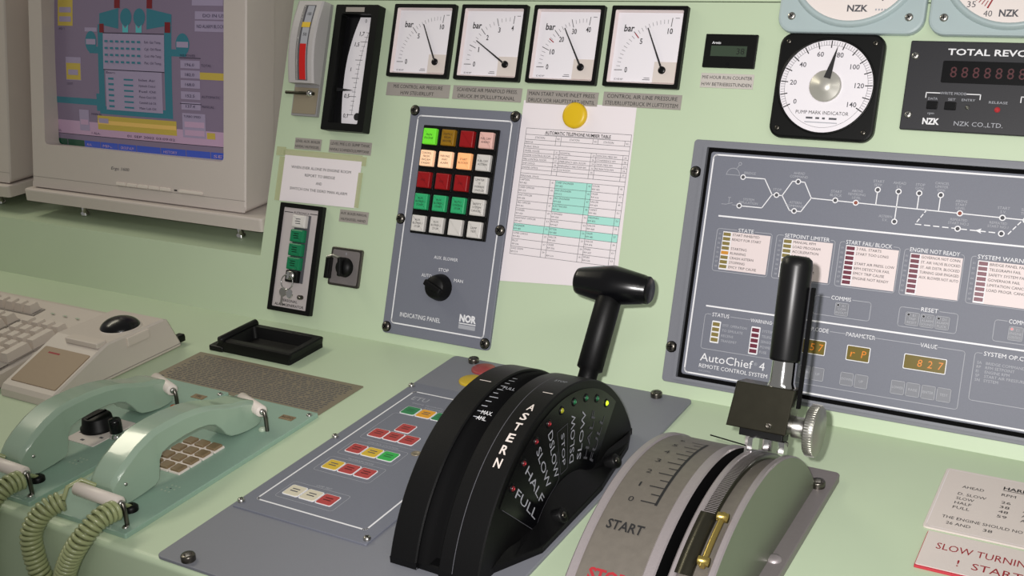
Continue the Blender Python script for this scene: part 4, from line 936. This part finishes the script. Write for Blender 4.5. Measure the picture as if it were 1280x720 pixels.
g = new('slow_turning_sign', 'small white sign with red letters SLOW TURNING and red edge', 'sign', DESK, (430, -195, 0))
mb = MB(); mb.box(363, 515, -224.5, -166, .2, 2.2, 'sign_edge_red', .3, 1); mb.box(363.6, 514.4, -222.5, -166.5, 2.2, 2.7, 'sign_cream', .2, 1)
mb.text('SLOW TURNING', 374, -192.5, 2.85, 9.6, 'ink_red', 'l', w=77, bold=.0); mb.text('!', 393.5, -212.5, 2.85, 9.6, 'ink_red', 'l'); mb.text('START', 405, -212.5, 2.85, 9.6, 'ink_red', 'l', w=38); part('plate', mb, g)
# engraved plate behind the telephones
mb = MB(); mb.box(-533, -274, -206, -123, .2, 1.2, 'engraved_metal', .2, 1)
rnd = random.Random(3)
for r_ in range(17):
    y = -131 - r_ * 4.2; x = -524 + (0 if r_ % 3 else 6)
    while x < -284:
        w = rnd.choice((3, 5, 7, 9)); mb.quad(x, min(x + w, -281), y - 1.0, y + .8, 1.3, 'ink_soft'); x += w + rnd.choice((1.4, 1.8, 6 if rnd.random() < .15 else 2))
solo('engraved_plate', mb, 'grey metal plate covered in small engraved rows behind the telephones', 'plate', DESK, (-403, -164, 0))
# black tray
g = new('ash_tray', 'black plastic rectangular tray with flared sides on the desk', 'tray', DESK, (-460, -74, 0))
mb = MB(); b0 = rrect(-520, -397, -110, -44, 3); b1 = rrect(-513, -393, -110, -46, 3); bi = rrect(-502, -402, -101, -55, 4); bf = rrect(-496, -408, -95, -61, 4); n = len(b0)
rings = [(b0, .3), (b0, 6), (b1, 14.5), (inset(b1, 1.5), 16), (bi, 16), (bf, 3)]
vs = [(x, y, z) for r_, z in rings for x, y in r_]; fs = [(k_ * n + i, k_ * n + (i + 1) % n, (k_ + 1) * n + (i + 1) % n, (k_ + 1) * n + i) for k_ in range(5) for i in range(n)] + [tuple(5 * n + i for i in range(n))]
mb.add(vs, fs, 'black_plastic'); part('body', mb, g)
mb = MB(); mb.box(-530, -506, -112, -40, .3, 7, 'black_plastic', 2, 3); part('flange', mb, g)
mb = MB(); mb.tube([(-508, -112, 16), (-508, -111, 16.5), (-508, -45, 16.5), (-508, -44, 16)], [3, 5, 5, 3], 'black_plastic', 14); part('bar', mb, g)

# ================================================================== telephones
def sup(w, zb, zt, y, n=20, e=3.4, xc=0):
    out = []
    for i in range(n):
        t = 2 * PI * i / n; c, s = math.cos(t), math.sin(t); px = abs(c) ** (2 / e) * (1 if c > 0 else -1); pz = abs(s) ** (2 / e) * (1 if s > 0 else -1)
        tp = 1 - .22 * max(0, pz) ** 3                       # narrower towards the top
        out.append((xc + w * px * tp, y, (zb + zt) / 2 + (zt - zb) / 2 * pz))
    return out
def coil(mb, ctrl, r=8.2, wire=2.3, pitch=4.7):
    """coiled cord along a smooth path"""
    P = [Vector(p) for p in ctrl]; pts = []
    for i in range(len(P) - 1):
        a, b, c, d = P[max(i - 1, 0)], P[i], P[i + 1], P[min(i + 2, len(P) - 1)]
        for k_ in range(40):
            t = k_ / 40; pts.append(.5 * ((2 * b) + (c - a) * t + (2 * a - 5 * b + 4 * c - d) * t * t + (3 * b - a - 3 * c + d) * t ** 3))
    pts.append(P[-1]); s = [0.0]
    for a, b in zip(pts[:-1], pts[1:]): s.append(s[-1] + (b - a).length)
    L = s[-1]; turns = L / pitch; N = int(turns * 12); out = []; j = 0; up = None
    for i in range(N + 1):
        q = L * i / N
        while j < len(s) - 2 and s[j + 1] < q: j += 1
        f = (q - s[j]) / max(1e-6, s[j + 1] - s[j]); p = pts[j].lerp(pts[j + 1], f); t = (pts[j + 1] - pts[j]).normalized()
        if up is None: up = t.orthogonal().normalized()
        up = (up - t * up.dot(t)).normalized(); v = t.cross(up); a = 2 * PI * turns * i / N
        out.append(p + (up * math.cos(a) + v * math.sin(a)) * r)
    mb.tube(out, wire, 'phone_cord', 6)
def phone(dx, label, kind):
    g = new('telephone', label, 'telephone', DESK, (-331 + dx, -345, 0), 'green desk telephones')
    X = lambda x: x + dx
    mb = MB(); mb.box(X(-391), X(-271.5), -482, -208, .2, 5, 'phone_plate', .8, 2)
    for k_ in range(9): mb.disc(X(-303 + 5 * (k_ % 3) + 1.5 * (k_ // 3)), -408 + 5.5 * (k_ // 3), 5.15, 1.1, 'lamp_pale' if k_ != 4 else 'ink_soft', seg=10)
    pl = part('base_plate', mb, g)
    for x, y in ((-281, -473), (-384, -471), (-277, -217), (-384, -217)):
        mb = MB(); screw(mb, X(x), y, 5, 3.2, m='steel'); part('screw', mb, pl)
    mb = MB(); mb.box(X(-304), X(-286), -237, -228, 5, 5.8, 'key_brown', .2); mb.text('TEL' if kind == 'L' else 'AUTO', X(-295), -234.5, 5.9, 4, 'ink'); part('name_tag', mb, g)
    part('lamp', MB().lathe([(4, 5), (4, 7), (2.8, 8.5), (0, 9)], 'lamp_orange' if kind == 'L' else 'lamp_pale', T(X(-300), -267, 0), 16), g)
    # handset
    secs = [(-455, 16, 27, 14.5), (-453, 9, 33, 16), (-447, 5.5, 39, 17), (-437, 5.2, 46, 17.5), (-420, 6, 55, 17.5), (-407, 7.5, 59.5, 17.5), (-402, 11, 60.8, 17.5), (-399.5, 20, 61.2, 17.2), (-397, 30, 61.6, 17), (-392, 36, 62, 17), (-382, 38.6, 62.4, 17), (-362, 40, 62, 17), (-342, 39, 59.8, 17), (-329, 36.5, 57, 17), (-320, 32.5, 54.4, 17), (-313, 25, 52, 17.2), (-307, 16, 49.6, 17.5), (-301, 11, 47.4, 17.5), (-290, 8, 43.4, 17.5), (-276, 6, 41, 17.5), (-264, 5.8, 36.5, 17.3), (-256, 7, 32, 16.5), (-253, 10, 28, 15)]
    mb = MB(); K = []
    for y, zb, zt, w in secs:
        xc = X(-328.5); c = min(4.5, (zt - zb) * .25); K.append([(xc - w, y, zb + 1), (xc - w + 1.2, y, zb), (xc + w - 1.2, y, zb), (xc + w, y, zb + 1), (xc + w + .6, y, zt - c), (xc + w - c * .35, y, zt - c * .3), (xc + w - c, y, zt), (xc - w + c, y, zt), (xc - w + c * .35, y, zt - c * .3), (xc - w - .6, y, zt - c)])
    n_ = 10
    for grp in ((0, 1), (1, 2), (2, 3), (3, 4), (4, 5, 6), (6, 7), (7, 8, 9), (9, 0)):     # crisp edges between the long faces
        q = len(grp); vs = [sec[i_] for sec in K for i_ in grp]
        mb.add(vs, [(a_ * q + b_, a_ * q + b_ + 1, (a_ + 1) * q + b_ + 1, (a_ + 1) * q + b_) for a_ in range(len(K) - 1) for b_ in range(q - 1)], 'phone_green', None, True)
    for sec, fl_ in ((K[0], 1), (K[-1], 0)): mb.add(sec, [tuple(range(n_)) if fl_ else tuple(reversed(range(n_)))], 'phone_green')
    mb.lathe([(2.2, 0), (1.6, 1.2), (0, 1.5)], 'steel', T(X(-311.5), -441, 26) @ Matrix.Rotation(PI / 2, 4, 'Y'), 12)
    part('handset', mb, g)
    # retaining rollers on small brackets
    for A_, B_ in (((-347, -468, 27), (-286, -470, 27)), ((-343, -249, 27), (-298, -266, 27))):
        A_ = Vector((X(A_[0]), A_[1], A_[2])); B_ = Vector((X(B_[0]), B_[1], B_[2])); M_ = Matrix.Translation(A_) @ (B_ - A_).to_track_quat('Z', 'Y').to_matrix().to_4x4(); L = (B_ - A_).length
        mb = MB(); mb.lathe([(0, 0), (5.5, 0), (6.6, 1.2), (6.6, L - 1.2), (5.5, L), (0, L)], 'roller_white', M_, 20); mb.lathe([(3.4, L), (3.4, L + 2.5), (2, L + 3.2), (0, L + 3.2)], 'steel', M_, 14)
        part('roller', mb, g, 'white plastic roller'); part('bracket', MB().tube([(B_.x + 4, B_.y, 5), (B_.x + 4, B_.y, 20), (B_.x + 3, B_.y, 27), (B_.x, B_.y, 28)], 2.2, 'screw_dark', 8), g)
    # rubber grommet and coiled cord over the desk edge
    part('grommet', MB().lathe([(7, 5), (7, 9), (5, 11), (2.4, 11)], 'black_frame', T(X(-300), -449, 0), 20), g)
    mb = MB(); mb.tube([(X(-300), -449, 9), (X(-299), -455, 14), (X(-294), -465, 20), (X(-290), -474, 24)], 2.2, 'phone_cord', 8)
    coil(mb, [(X(-288), -474, 22), (X(-291), -492, 21), (X(-299), -509, 6), (X(-314), -514, -17), (X(-328), -514, -45), (X(-338), -514, -100), (X(-346), -514, -180), (X(-354), -514, -200), (X(-358), -514, -180), (X(-358), -514, -100), (X(-357), -514, -55), (X(-363), -514, -29), (X(-365), -511, -2), (X(-357), -499, 17), (X(-348), -484, 22)])
    mb.tube([(X(-348), -484, 22), (X(-352), -474, 30), (X(-345), -463, 34), (X(-336), -455, 26)], 2.2, 'phone_cord', 8); part('coiled_cord', mb, g)
    if kind == 'R':
        for i in range(4):
            for j in range(3):
                x, y = X(-349.5 + 16.6 * j), -322 - 16.6 * i; mb = MB(); mb.box(x - 7.6, x + 7.6, y - 7.4, y + 7.4, 5, 7, 'roller_white', .5, 1); mb.box(x - 6.2, x + 6.2, y - 6, y + 6, 7, 9.5, 'key_brown', .8, 1); part('key', mb, g)
    else:
        mb = MB(); mb.box(-484, -440, -374, -314, 5, 6, 'sign_cream', .3, 2)
        for i in range(6):
            t = R(30 + 60 * i); mb.quad(-463 + 18 * math.cos(t) - 2.5, -463 + 18 * math.cos(t) + 2.5, -344 + 24 * math.sin(t) - 1.6, -344 + 24 * math.sin(t) + 1.6, 6.1, 'ink_soft')
        part('dial_plate', mb, g)
        mb = MB(); mb.lathe([(19, 6), (19, 9), (17, 11), (15.5, 20), (14, 21.5), (0, 21.5)], 'black_plastic', T(-470, -340, 0), 32); mb.box(-471.5, -468.5, -353, -327, 21, 23, 'black_frame', .6, M=I4); part('selector_knob', mb, g)
        mb = MB(); mb.lathe([(7.6, 5), (7.6, 8), (6.6, 9), (6.6, 12)], 'chrome', T(-433, -347, 0), 24); mb.lathe([(6.8, 12), (6.8, 25), (6, 27), (0, 27)], 'black_gloss', T(-433, -347, 0), 24); part('push_button', mb, g)
phone(0, 'pale green telephone with a push-button keypad, nearer the grey plate', 'R')
phone(-132, 'pale green telephone with a black rotary knob, beside the trackball', 'L')

# ================================================================== trackball unit
g = new('trackball', 'beige trackball unit with black ball and brown front pad', 'trackball', DESK, (-615, -220, 0))
pr = [(-321, .5), (-320, 9), (-316, 14), (-311, 16), (-238, 44.5), (-230, 47), (-140, 46), (-134, 43), (-118, 6), (-118, .5)]
mb = MB(); n = len(pr); xs = [(-663, 2.2), (-660.8, 0), (-573.2, 0), (-571, 2.2)]
vs = []
for x, d in xs: vs += [(x, y, z) for y, z in (inset(list(reversed(pr)), d)[::-1] if d else pr)]
fs = [(k_ * n + i, k_ * n + (i + 1) % n, (k_ + 1) * n + (i + 1) % n, (k_ + 1) * n + i) for k_ in range(3) for i in range(n)] + [tuple(range(n)), tuple(range(4 * n - 1, 3 * n - 1, -1))]
mb.add(vs, fs, 'beige_case')
mb.box(-571.2, -570.6, -316, -120, 5, 6, 'seam_and_key_shade')
mb.lathe([(27, 45.5), (25.5, 48.5), (23, 47.8)], 'beige_case', T(-601, -184, 0), 40)
part('case', mb, g)
part('ball', MB().lathe([(25 * math.cos(R(a_)), 45 + 15 * math.sin(R(a_))) for a_ in range(0, 91, 6)], 'black_gloss', T(-601, -184, 0), 40), g)
sl = math.atan2(28.5, 73); MS = frame((-617, -311, 16), (1, 0, 0), (0, math.cos(sl), math.sin(sl)))
part('pad', MB().box(-38, 41, 2, 62, 0, 1.0, 'beige_dark', .3, 2, M=MS), g, 'brown translucent front pad')
mb = MB(); mb.text('logitech', 0, 0, 0, 5, 'ink_red', w=24, M=MS @ T(-12, 53, 1.15)) if False else mb.quad(-24, -4, 52, 54.5, 1.1, 'ink_red', MS); part('emblem', mb, g)
part('bar_button', MB().box(-632, -566 - 9, -243, -228, 44, 50, 'beige_key', 1.2, 2), g)
mb = MB(); mb.box(-574, -568, -203, -168, 33, 44, 'beige_key', 1.2, 1); part('side_button', mb, g)
mb = MB(); mb.tube([(-580, -112, 9), (-578, -106, 7)], 3, 'black_frame', 10); mb.box(-586, -575, -119, -106, 4, 13, 'black_frame', 1.5, 2); part('cable', mb, g)

# ================================================================== keyboard
g = new('keyboard', 'beige computer keyboard left of the trackball', 'keyboard', DESK, (-910, -225, 0))
def kz(y): return 20 + 18 * (y + 325) / 195
pr = [(-325, .5), (-326, 10), (-320, 17), (-312, 19), (-140, 37), (-133, 35.5), (-130, 30), (-129, .5)]; n = len(pr); mb = MB(); vs = []
for x, d in ((-1165, 2), (-1162, 0), (-681, 0), (-678, 2)): vs += [(x, y, z) for y, z in (inset(list(reversed(pr)), d)[::-1] if d else pr)]
mb.add(vs, [(k_ * n + i, k_ * n + (i + 1) % n, (k_ + 1) * n + (i + 1) % n, (k_ + 1) * n + i) for k_ in range(3) for i in range(n)] + [tuple(range(n)), tuple(range(4 * n - 1, 3 * n - 1, -1))], 'beige_case')
tl = math.atan2(18, 172)
for x0_, x1_, y0_, y1_ in ((-1162, -776, -178.5, -158), (-1162, -783, -308, -192.5), (-763, -684, -308, -192.5)):
    mb.add([(x0_, y0_, kz(y0_) + .6), (x1_, y0_, kz(y0_) + .6), (x1_, y1_, kz(y1_) + .6), (x0_, y1_, kz(y1_) + .6)], [(0, 1, 2, 3)], 'seam_and_key_shade')  # flat darker sheets under the keys, gap shadow put into the colour
for x in (-752, -728, -704): mb.box(-3, 3, -1.2, 1.2, 0, .6, 'lamp_pale', M=T(x, -166, kz(-166) + 1) @ Matrix.Rotation(tl, 4, 'X'))
part('case', mb, g)
keyb = []
x = -1152
while x < -775: keyb.append((x, -168, 1, 1)); x += 19
rows = [-203, -222, -241, -260, -279]
for r_, y in enumerate(rows):
    if y < -290: continue
    for k_ in range(15): keyb.append((-1150 + 19.2 * k_ + 3 * (r_ % 3), y, 1, 1))
    for k_ in range(4):
        if r_ in (2, 4) and k_ == 3: continue
        hgt = 2 if (k_ == 3 and r_ in (1, 3)) else 1; keyb.append((-752 + 19.2 * k_, y - (9.5 if hgt == 2 else 0), 1, hgt))
for r_, y in ((0, -203), (1, -222)):
    for k_ in range(3): keyb.append((-832 + 19.2 * k_, y, 1, 1))
keyb.append((-813, -279 + 19, 1, 1))
for k_ in range(3): keyb.append((-832 + 19.2 * k_, -279, 1, 1))
for x, w in ((-1150, 1.3), (-1120, 1.3), (-1010, 6), (-900, 1.3), (-870, 1.3)): keyb.append((x, -298, w, 1))
keyb += [(-742.5, -298, 2, 1), (-713.6, -298, 1, 1)]
def keycap(x, y, w, h):
    mb = MB(); hw, hh = 8.6 + (w - 1) * 9.5, 8.6 + (h - 1) * 9.6; M_ = T(x, y, kz(y)) @ Matrix.Rotation(tl, 4, 'X')
    b0, b1 = rrect(-hw, hw, -hh, hh), rrect(-hw + 3.0, hw - 3.0, -hh + 3.6, hh - 1.6); n = 4
    mb.add([(px, py, -1) for px, py in b0] + [(px, py, 11) for px, py in b1], [(i, (i + 1) % n, n + (i + 1) % n, n + i) for i in range(n)] + [(4, 5, 6, 7)], 'beige_key', M_)
    return mb
keyb.sort(key=lambda q: (q[0] - 498) ** 2 + (q[1] + 1065) ** 2)
for q in keyb[:100]: part('key', keycap(*q), g)
rest = MB()
for q in keyb[100:]:
    m_ = keycap(*q); rest.add(m_.v, m_.f, 'beige_key')
if rest.v: part('key', rest, g, kind='stuff')

# ================================================================== monitors on their stands
def stand(xr, label, zt=126):
    g = new('monitor_stand', label, 'monitor stand', DESK, (xr - 250, 200, 81), 'monitor stands on the ledge')
    tr = part('tray', MB().box(xr - 498, xr, 50, 420, 107, zt, 'monitor_case', 2.5, 5), g)
    for x, y in ((xr - 408, 87), (xr - 78, 87), (xr - 408, 380), (xr - 78, 380)):
        part('foot', MB().lathe([(7, 81.3), (7, 86), (4.6, 88), (4.6, 107)], 'chrome', T(x, y, 0), 18), tr)
    return g
stand(-566.5, 'beige monitor stand on chrome feet under the nearer monitor')
s2 = stand(-1104, 'beige monitor stand at the far left under the second monitor')
mb = MB(); mb.box(-1138, -1124, 62, 74, 126, 137, 'screw_dark', 1.5); part('clip', mb, s2, 'small metal clip')
MT_ = 10.7
def monitor(xc, label, picture=True):
    fr = DESK @ T(xc * .001, .060, .1275) @ Matrix.Rotation(R(90 - MT_), 4, 'X')     # local x right, y up the screen, z towards the viewer
    g = new('computer_monitor', label, 'monitor', fr, (0, 0, 0), 'computer monitors')
    W2, H_ = 225, 425; x0, x1, y0, y1 = -193, 184, 69, 372
    mb = MB(); o_, ob_, i_ = rrect(-W2, W2, 0, H_, 7), rrect(-W2 + 1, W2 - 1, 12, H_, 7), rrect(x0, x1, y0, y1, 7); n = len(o_)
    vs = [(px, py, -58) for px, py in ob_] + [(px, py, -2) for px, py in o_] + [(px, py, 0) for px, py in inset(o_, 2)] + [(px, py, 0) for px, py in i_] + [(px, py, -26) for px, py in i_]
    mb.add(vs, [(k_ * n + i, k_ * n + (i + 1) % n, (k_ + 1) * n + (i + 1) % n, (k_ + 1) * n + i) for k_ in range(4) for i in range(n)], 'monitor_case')
    mb.box(-W2 + .6, W2 - .6, 1, 9, -.3, .25, 'monitor_case'); mb.quad(-W2 + 1, W2 - .5, 16.8, 17.5, .15, 'seam_and_key_shade')
    mb.text('Ergo 1600', -25, 41, .25, 4.6, 'ink_soft', w=38, shear=.25)
    for k_ in range(5): mb.box(-32 + 23 * k_, -12 + 23 * k_, 18.6, 23.2, 0, 2.4, 'roller_white', .6, 1)
    mb.box(88, 93, 20, 22, 0, 1, 'ink', .2); mb.box(98, 144, 19, 23, 0, 2.2, 'roller_white', .4, 1); part('bezel', mb, g)
    mb = MB(); f0, f00, f1, f2 = rrect(-W2 + 5, W2 - 5, 14, H_ - 6, 7), rrect(-W2 + 7, W2 - 7, 34, H_ - 6, 7), rrect(-190, 190, 66, H_ - 40, 7), rrect(-140, 140, 90, H_ - 90, 7)
    vs = []; n = len(f0)
    for r_, z in ((f0, -56), (f00, -140), (f1, -300), (f2, -400)): vs += [(px, py, z) for px, py in r_]
    mb.add(vs, [(k_ * n + (i + 1) % n, k_ * n + i, (k_ + 1) * n + i, (k_ + 1) * n + (i + 1) % n) for k_ in range(3) for i in range(n)] + [tuple(3 * n + i for i in range(n))], 'monitor_case'); part('rear_housing', mb, g)
    if not picture:
        mb = MB(); mb.quad(x0 - 2, x1 + 2, y0 - 2, y1 + 2, -24, 'screen_rim'); part('screen', mb, g); return
    cx, cy = (x0 + x1) / 2 - 12, (y0 + y1) / 2
    def zg(x, y): return -15.5 - 9 * (((x - cx) / 195) ** 2 + ((y - cy) / 195) ** 2)
    mb = MB()
    def R_(xa, xb, ya, yb, m, lift=.15):
        nx = max(1, int((xb - xa) / 16)); ny = max(1, int((yb - ya) / 16)); vs = [(xa + (xb - xa) * i / nx, ya + (yb - ya) * j / ny) for j in range(ny + 1) for i in range(nx + 1)]
        mb.add([(x, y, zg(x, y) + lift) for x, y in vs], [(j * (nx + 1) + i, j * (nx + 1) + i + 1, (j + 1) * (nx + 1) + i + 1, (j + 1) * (nx + 1) + i) for j in range(ny) for i in range(nx)], m, smooth=True)
    def G_(pts, m, lift=.3): mb.add([(x, y, zg(x, y) + lift) for x, y in pts], [tuple(range(len(pts)))], m)
    def O_(x, y, a_, b_, m, lift=.35): G_([(x + a_ * math.cos(2 * PI * i / 20), y + b_ * math.sin(2 * PI * i / 20)) for i in range(20)], m, lift)
    def X_(s, x, y, h, w=None, m='screen_ink', al='l'): mb.text(s, x, y, zg(x, y) + .9, h, m, al, w=w)
    R_(x0 - 4, x1 + 4, y0 - 4, y1 + 4, 'screen_rim', -.4)
    R_(-201, 180, 68, 365, 'screen_mauve', 0); R_(-201, 180, 87, 108, 'screen_band', .1)
    # engine diagram
    R_(-88, -75, 126, 255, 'screen_teal'); R_(52, 66, 126, 255, 'screen_teal'); R_(-88, 66, 122, 134, 'screen_teal'); R_(-201, -88, 134, 143.5, 'screen_teal'); R_(-95, -86, 126, 152, 'screen_teal', .2)
    G_([(-84, 255), (-84, 271), (-42, 279), (-42, 249)], 'screen_teal'); G_([(17, 249), (17, 279), (66, 271), (66, 256)], 'screen_teal')
    O_(-26, 266, 12, 13, 'screen_teal'); O_(2, 266, 12, 13, 'screen_teal')
    for x in (-27, 1): G_([(x - 6, 244), (x - 6, 256), (x, 250), (x + 6, 256), (x + 6, 244)], 'screen_cyan', .4)
    R_(-51, -39, 279, 330, 'screen_red', .4); R_(17, 28, 279, 330, 'screen_red', .4); R_(-84, -74, 243, 256, 'screen_red', .4); R_(53, 64, 245, 260, 'screen_red', .4)
    for x in (-104, 87): O_(x, 229, 13, 16, 'screen_teal', .3); R_(x - 11, x + 11, 225, 233, 'screen_box', .5)
    R_(-108, -86, 212, 222, 'screen_teal', .2); R_(64, 94, 212, 222, 'screen_teal', .2)
    R_(-76, 52, 189, 243, 'screen_box', .5); R_(-72, 47, 129, 188, 'screen_box', .5); R_(-76, 52, 242, 243.2, 'screen_dark', .7); R_(-76, 52, 188, 189.2, 'screen_dark', .7)
    for r_ in range(4):
        y = 229 - 10 * r_
        for c_ in range(7): mb.quad(-71 + 11.5 * c_, -64 + 11.5 * c_, y, y + 3, zg(-20, y) + 1.2, 'screen_teal')
        X_(('Exh. Gas Temp.', 'Cyl. Oil Flow', 'Cool. Wtr Temp', 'Pist. Oil Temp')[r_], 13, y, 3.4, 34)
    X_('Bearing Oil Temp', -70, 183, 3.2, 62)
    for r_, s in enumerate(('Inlet Air', 'Hydraulic Control', 'Fuel Oil', 'Piston Cool Oil', 'Camshaft Lub Oil', 'Main Lub Oil')): X_(s, 0, 174 - 8.2 * r_, 3.2, 34); R_(-66, -54, 174 - 8.2 * r_, 177 - 8.2 * r_, 'screen_teal', .7); R_(-32, -12, 174 - 8.2 * r_, 176.4 - 8.2 * r_, 'screen_teal', .7)
    R_(-95, 72, 98, 119, 'screen_yellow'); R_(-94, 71, 106, 112, 'screen_amber', .3); R_(-92, -70, 108, 115, 'screen_box', .6)
    R_(-166, -129, 170, 205, 'screen_box', .2); R_(-165, -130, 171, 196, 'screen_yellow', .4); R_(-160, -136, 178, 186, 'screen_box', .6); X_('LO ST. TANK', -163, 163, 3, 28)
    R_(-184, -147, 252, 292, 'screen_yellow'); R_(-180, -151, 258, 266, 'screen_box', .4); R_(-180, -151, 272, 280, 'screen_box', .4); X_('FO TANK', -180, 246, 3, 28)
    R_(-138, -115, 94, 126, 'screen_box', .3); R_(-136, -117, 103, 111, 'screen_band', .5); X_('MAIN BEARING TEMP', -108, 119, 3, 60)
    for y0_ in (196, 182, 168, 152, 137): R_(83, 119, y0_, y0_ + 11, 'screen_box', .3); X_('%d.%d' % (y0_, y0_ % 7), 92, y0_ + 3, 4, 18)
    R_(81, 121, 145, 146, 'screen_dark', .5); R_(81, 121, 210, 211, 'screen_dark', .5); X_('M/E POWER', 83, 212, 3.4, 30); X_('TOTAL', 122, 199, 3.4, 20); X_('AUTOMATIC', 122, 155, 3.4, 36); X_('MANUAL', 122, 141, 3.4, 24)
    R_(119, 180, 181, 191, 'screen_yellow', .3)
    R_(84, 127, 97, 132, 'screen_box', .3); X_('TURBO SPEED', 87, 126, 3, 34); R_(88, 125, 100, 108, 'screen_band', .5); R_(88, 125, 112, 120, 'screen_band', .5); R_(129, 144, 97, 106, 'screen_yellow', .3)
    R_(110, 180, 265, 276, 'screen_box', .3); R_(110, 180, 248, 263, 'screen_box', .3); X_('DO IN USE', 125, 268, 4.4, 46); X_('NO ALARM BLOCKED', 114, 253, 4.6, 60); R_(104, 160, 284, 293, 'screen_box', .3); R_(-118, -90, 244, 250, 'screen_box', .3)
    R_(-205, -201, 104, 178, 'screen_dark', .3); O_(-203, 140, 4, 12, 'screen_dark'); R_(-199, -198.4, 170, 292, 'screen_dark', .3)
    R_(-201, 180, 86.4, 87.2, 'screen_dark', .3); X_('READY', -195, 89, 3.4, 22); X_('1 ALARMS', -110, 89.5, 3.4, 30); X_('01 SEP 2002 03:09:02', -30, 90, 3.4, 100)
    xs_ = [-206, -172, -130, -92, -52, -12, 38, 88, 134, 182]
    for k_ in range(9): R_(xs_[k_] + .6, xs_[k_ + 1] - .6, 68, 78.5, 'screen_green' if k_ < 2 else 'screen_blue', .3)
    for k_, s in ((2, 'ALARM LIST'), (3, 'MIMIC'), (4, 'GROUP ALM'), (6, 'HISTORY'), (8, 'SET')): X_(s, xs_[k_] + 6, 71, 4, 28, 'screen_band')
    part('screen', mb, g, 'lit screen with an engine diagram')
monitor(-829, 'large beige tube monitor showing an engine diagram, above the keyboard')
monitor(-1334, 'second beige monitor mostly out of frame at the far left', False)
for me in bpy.data.meshes: fix_normals(me) if False else None
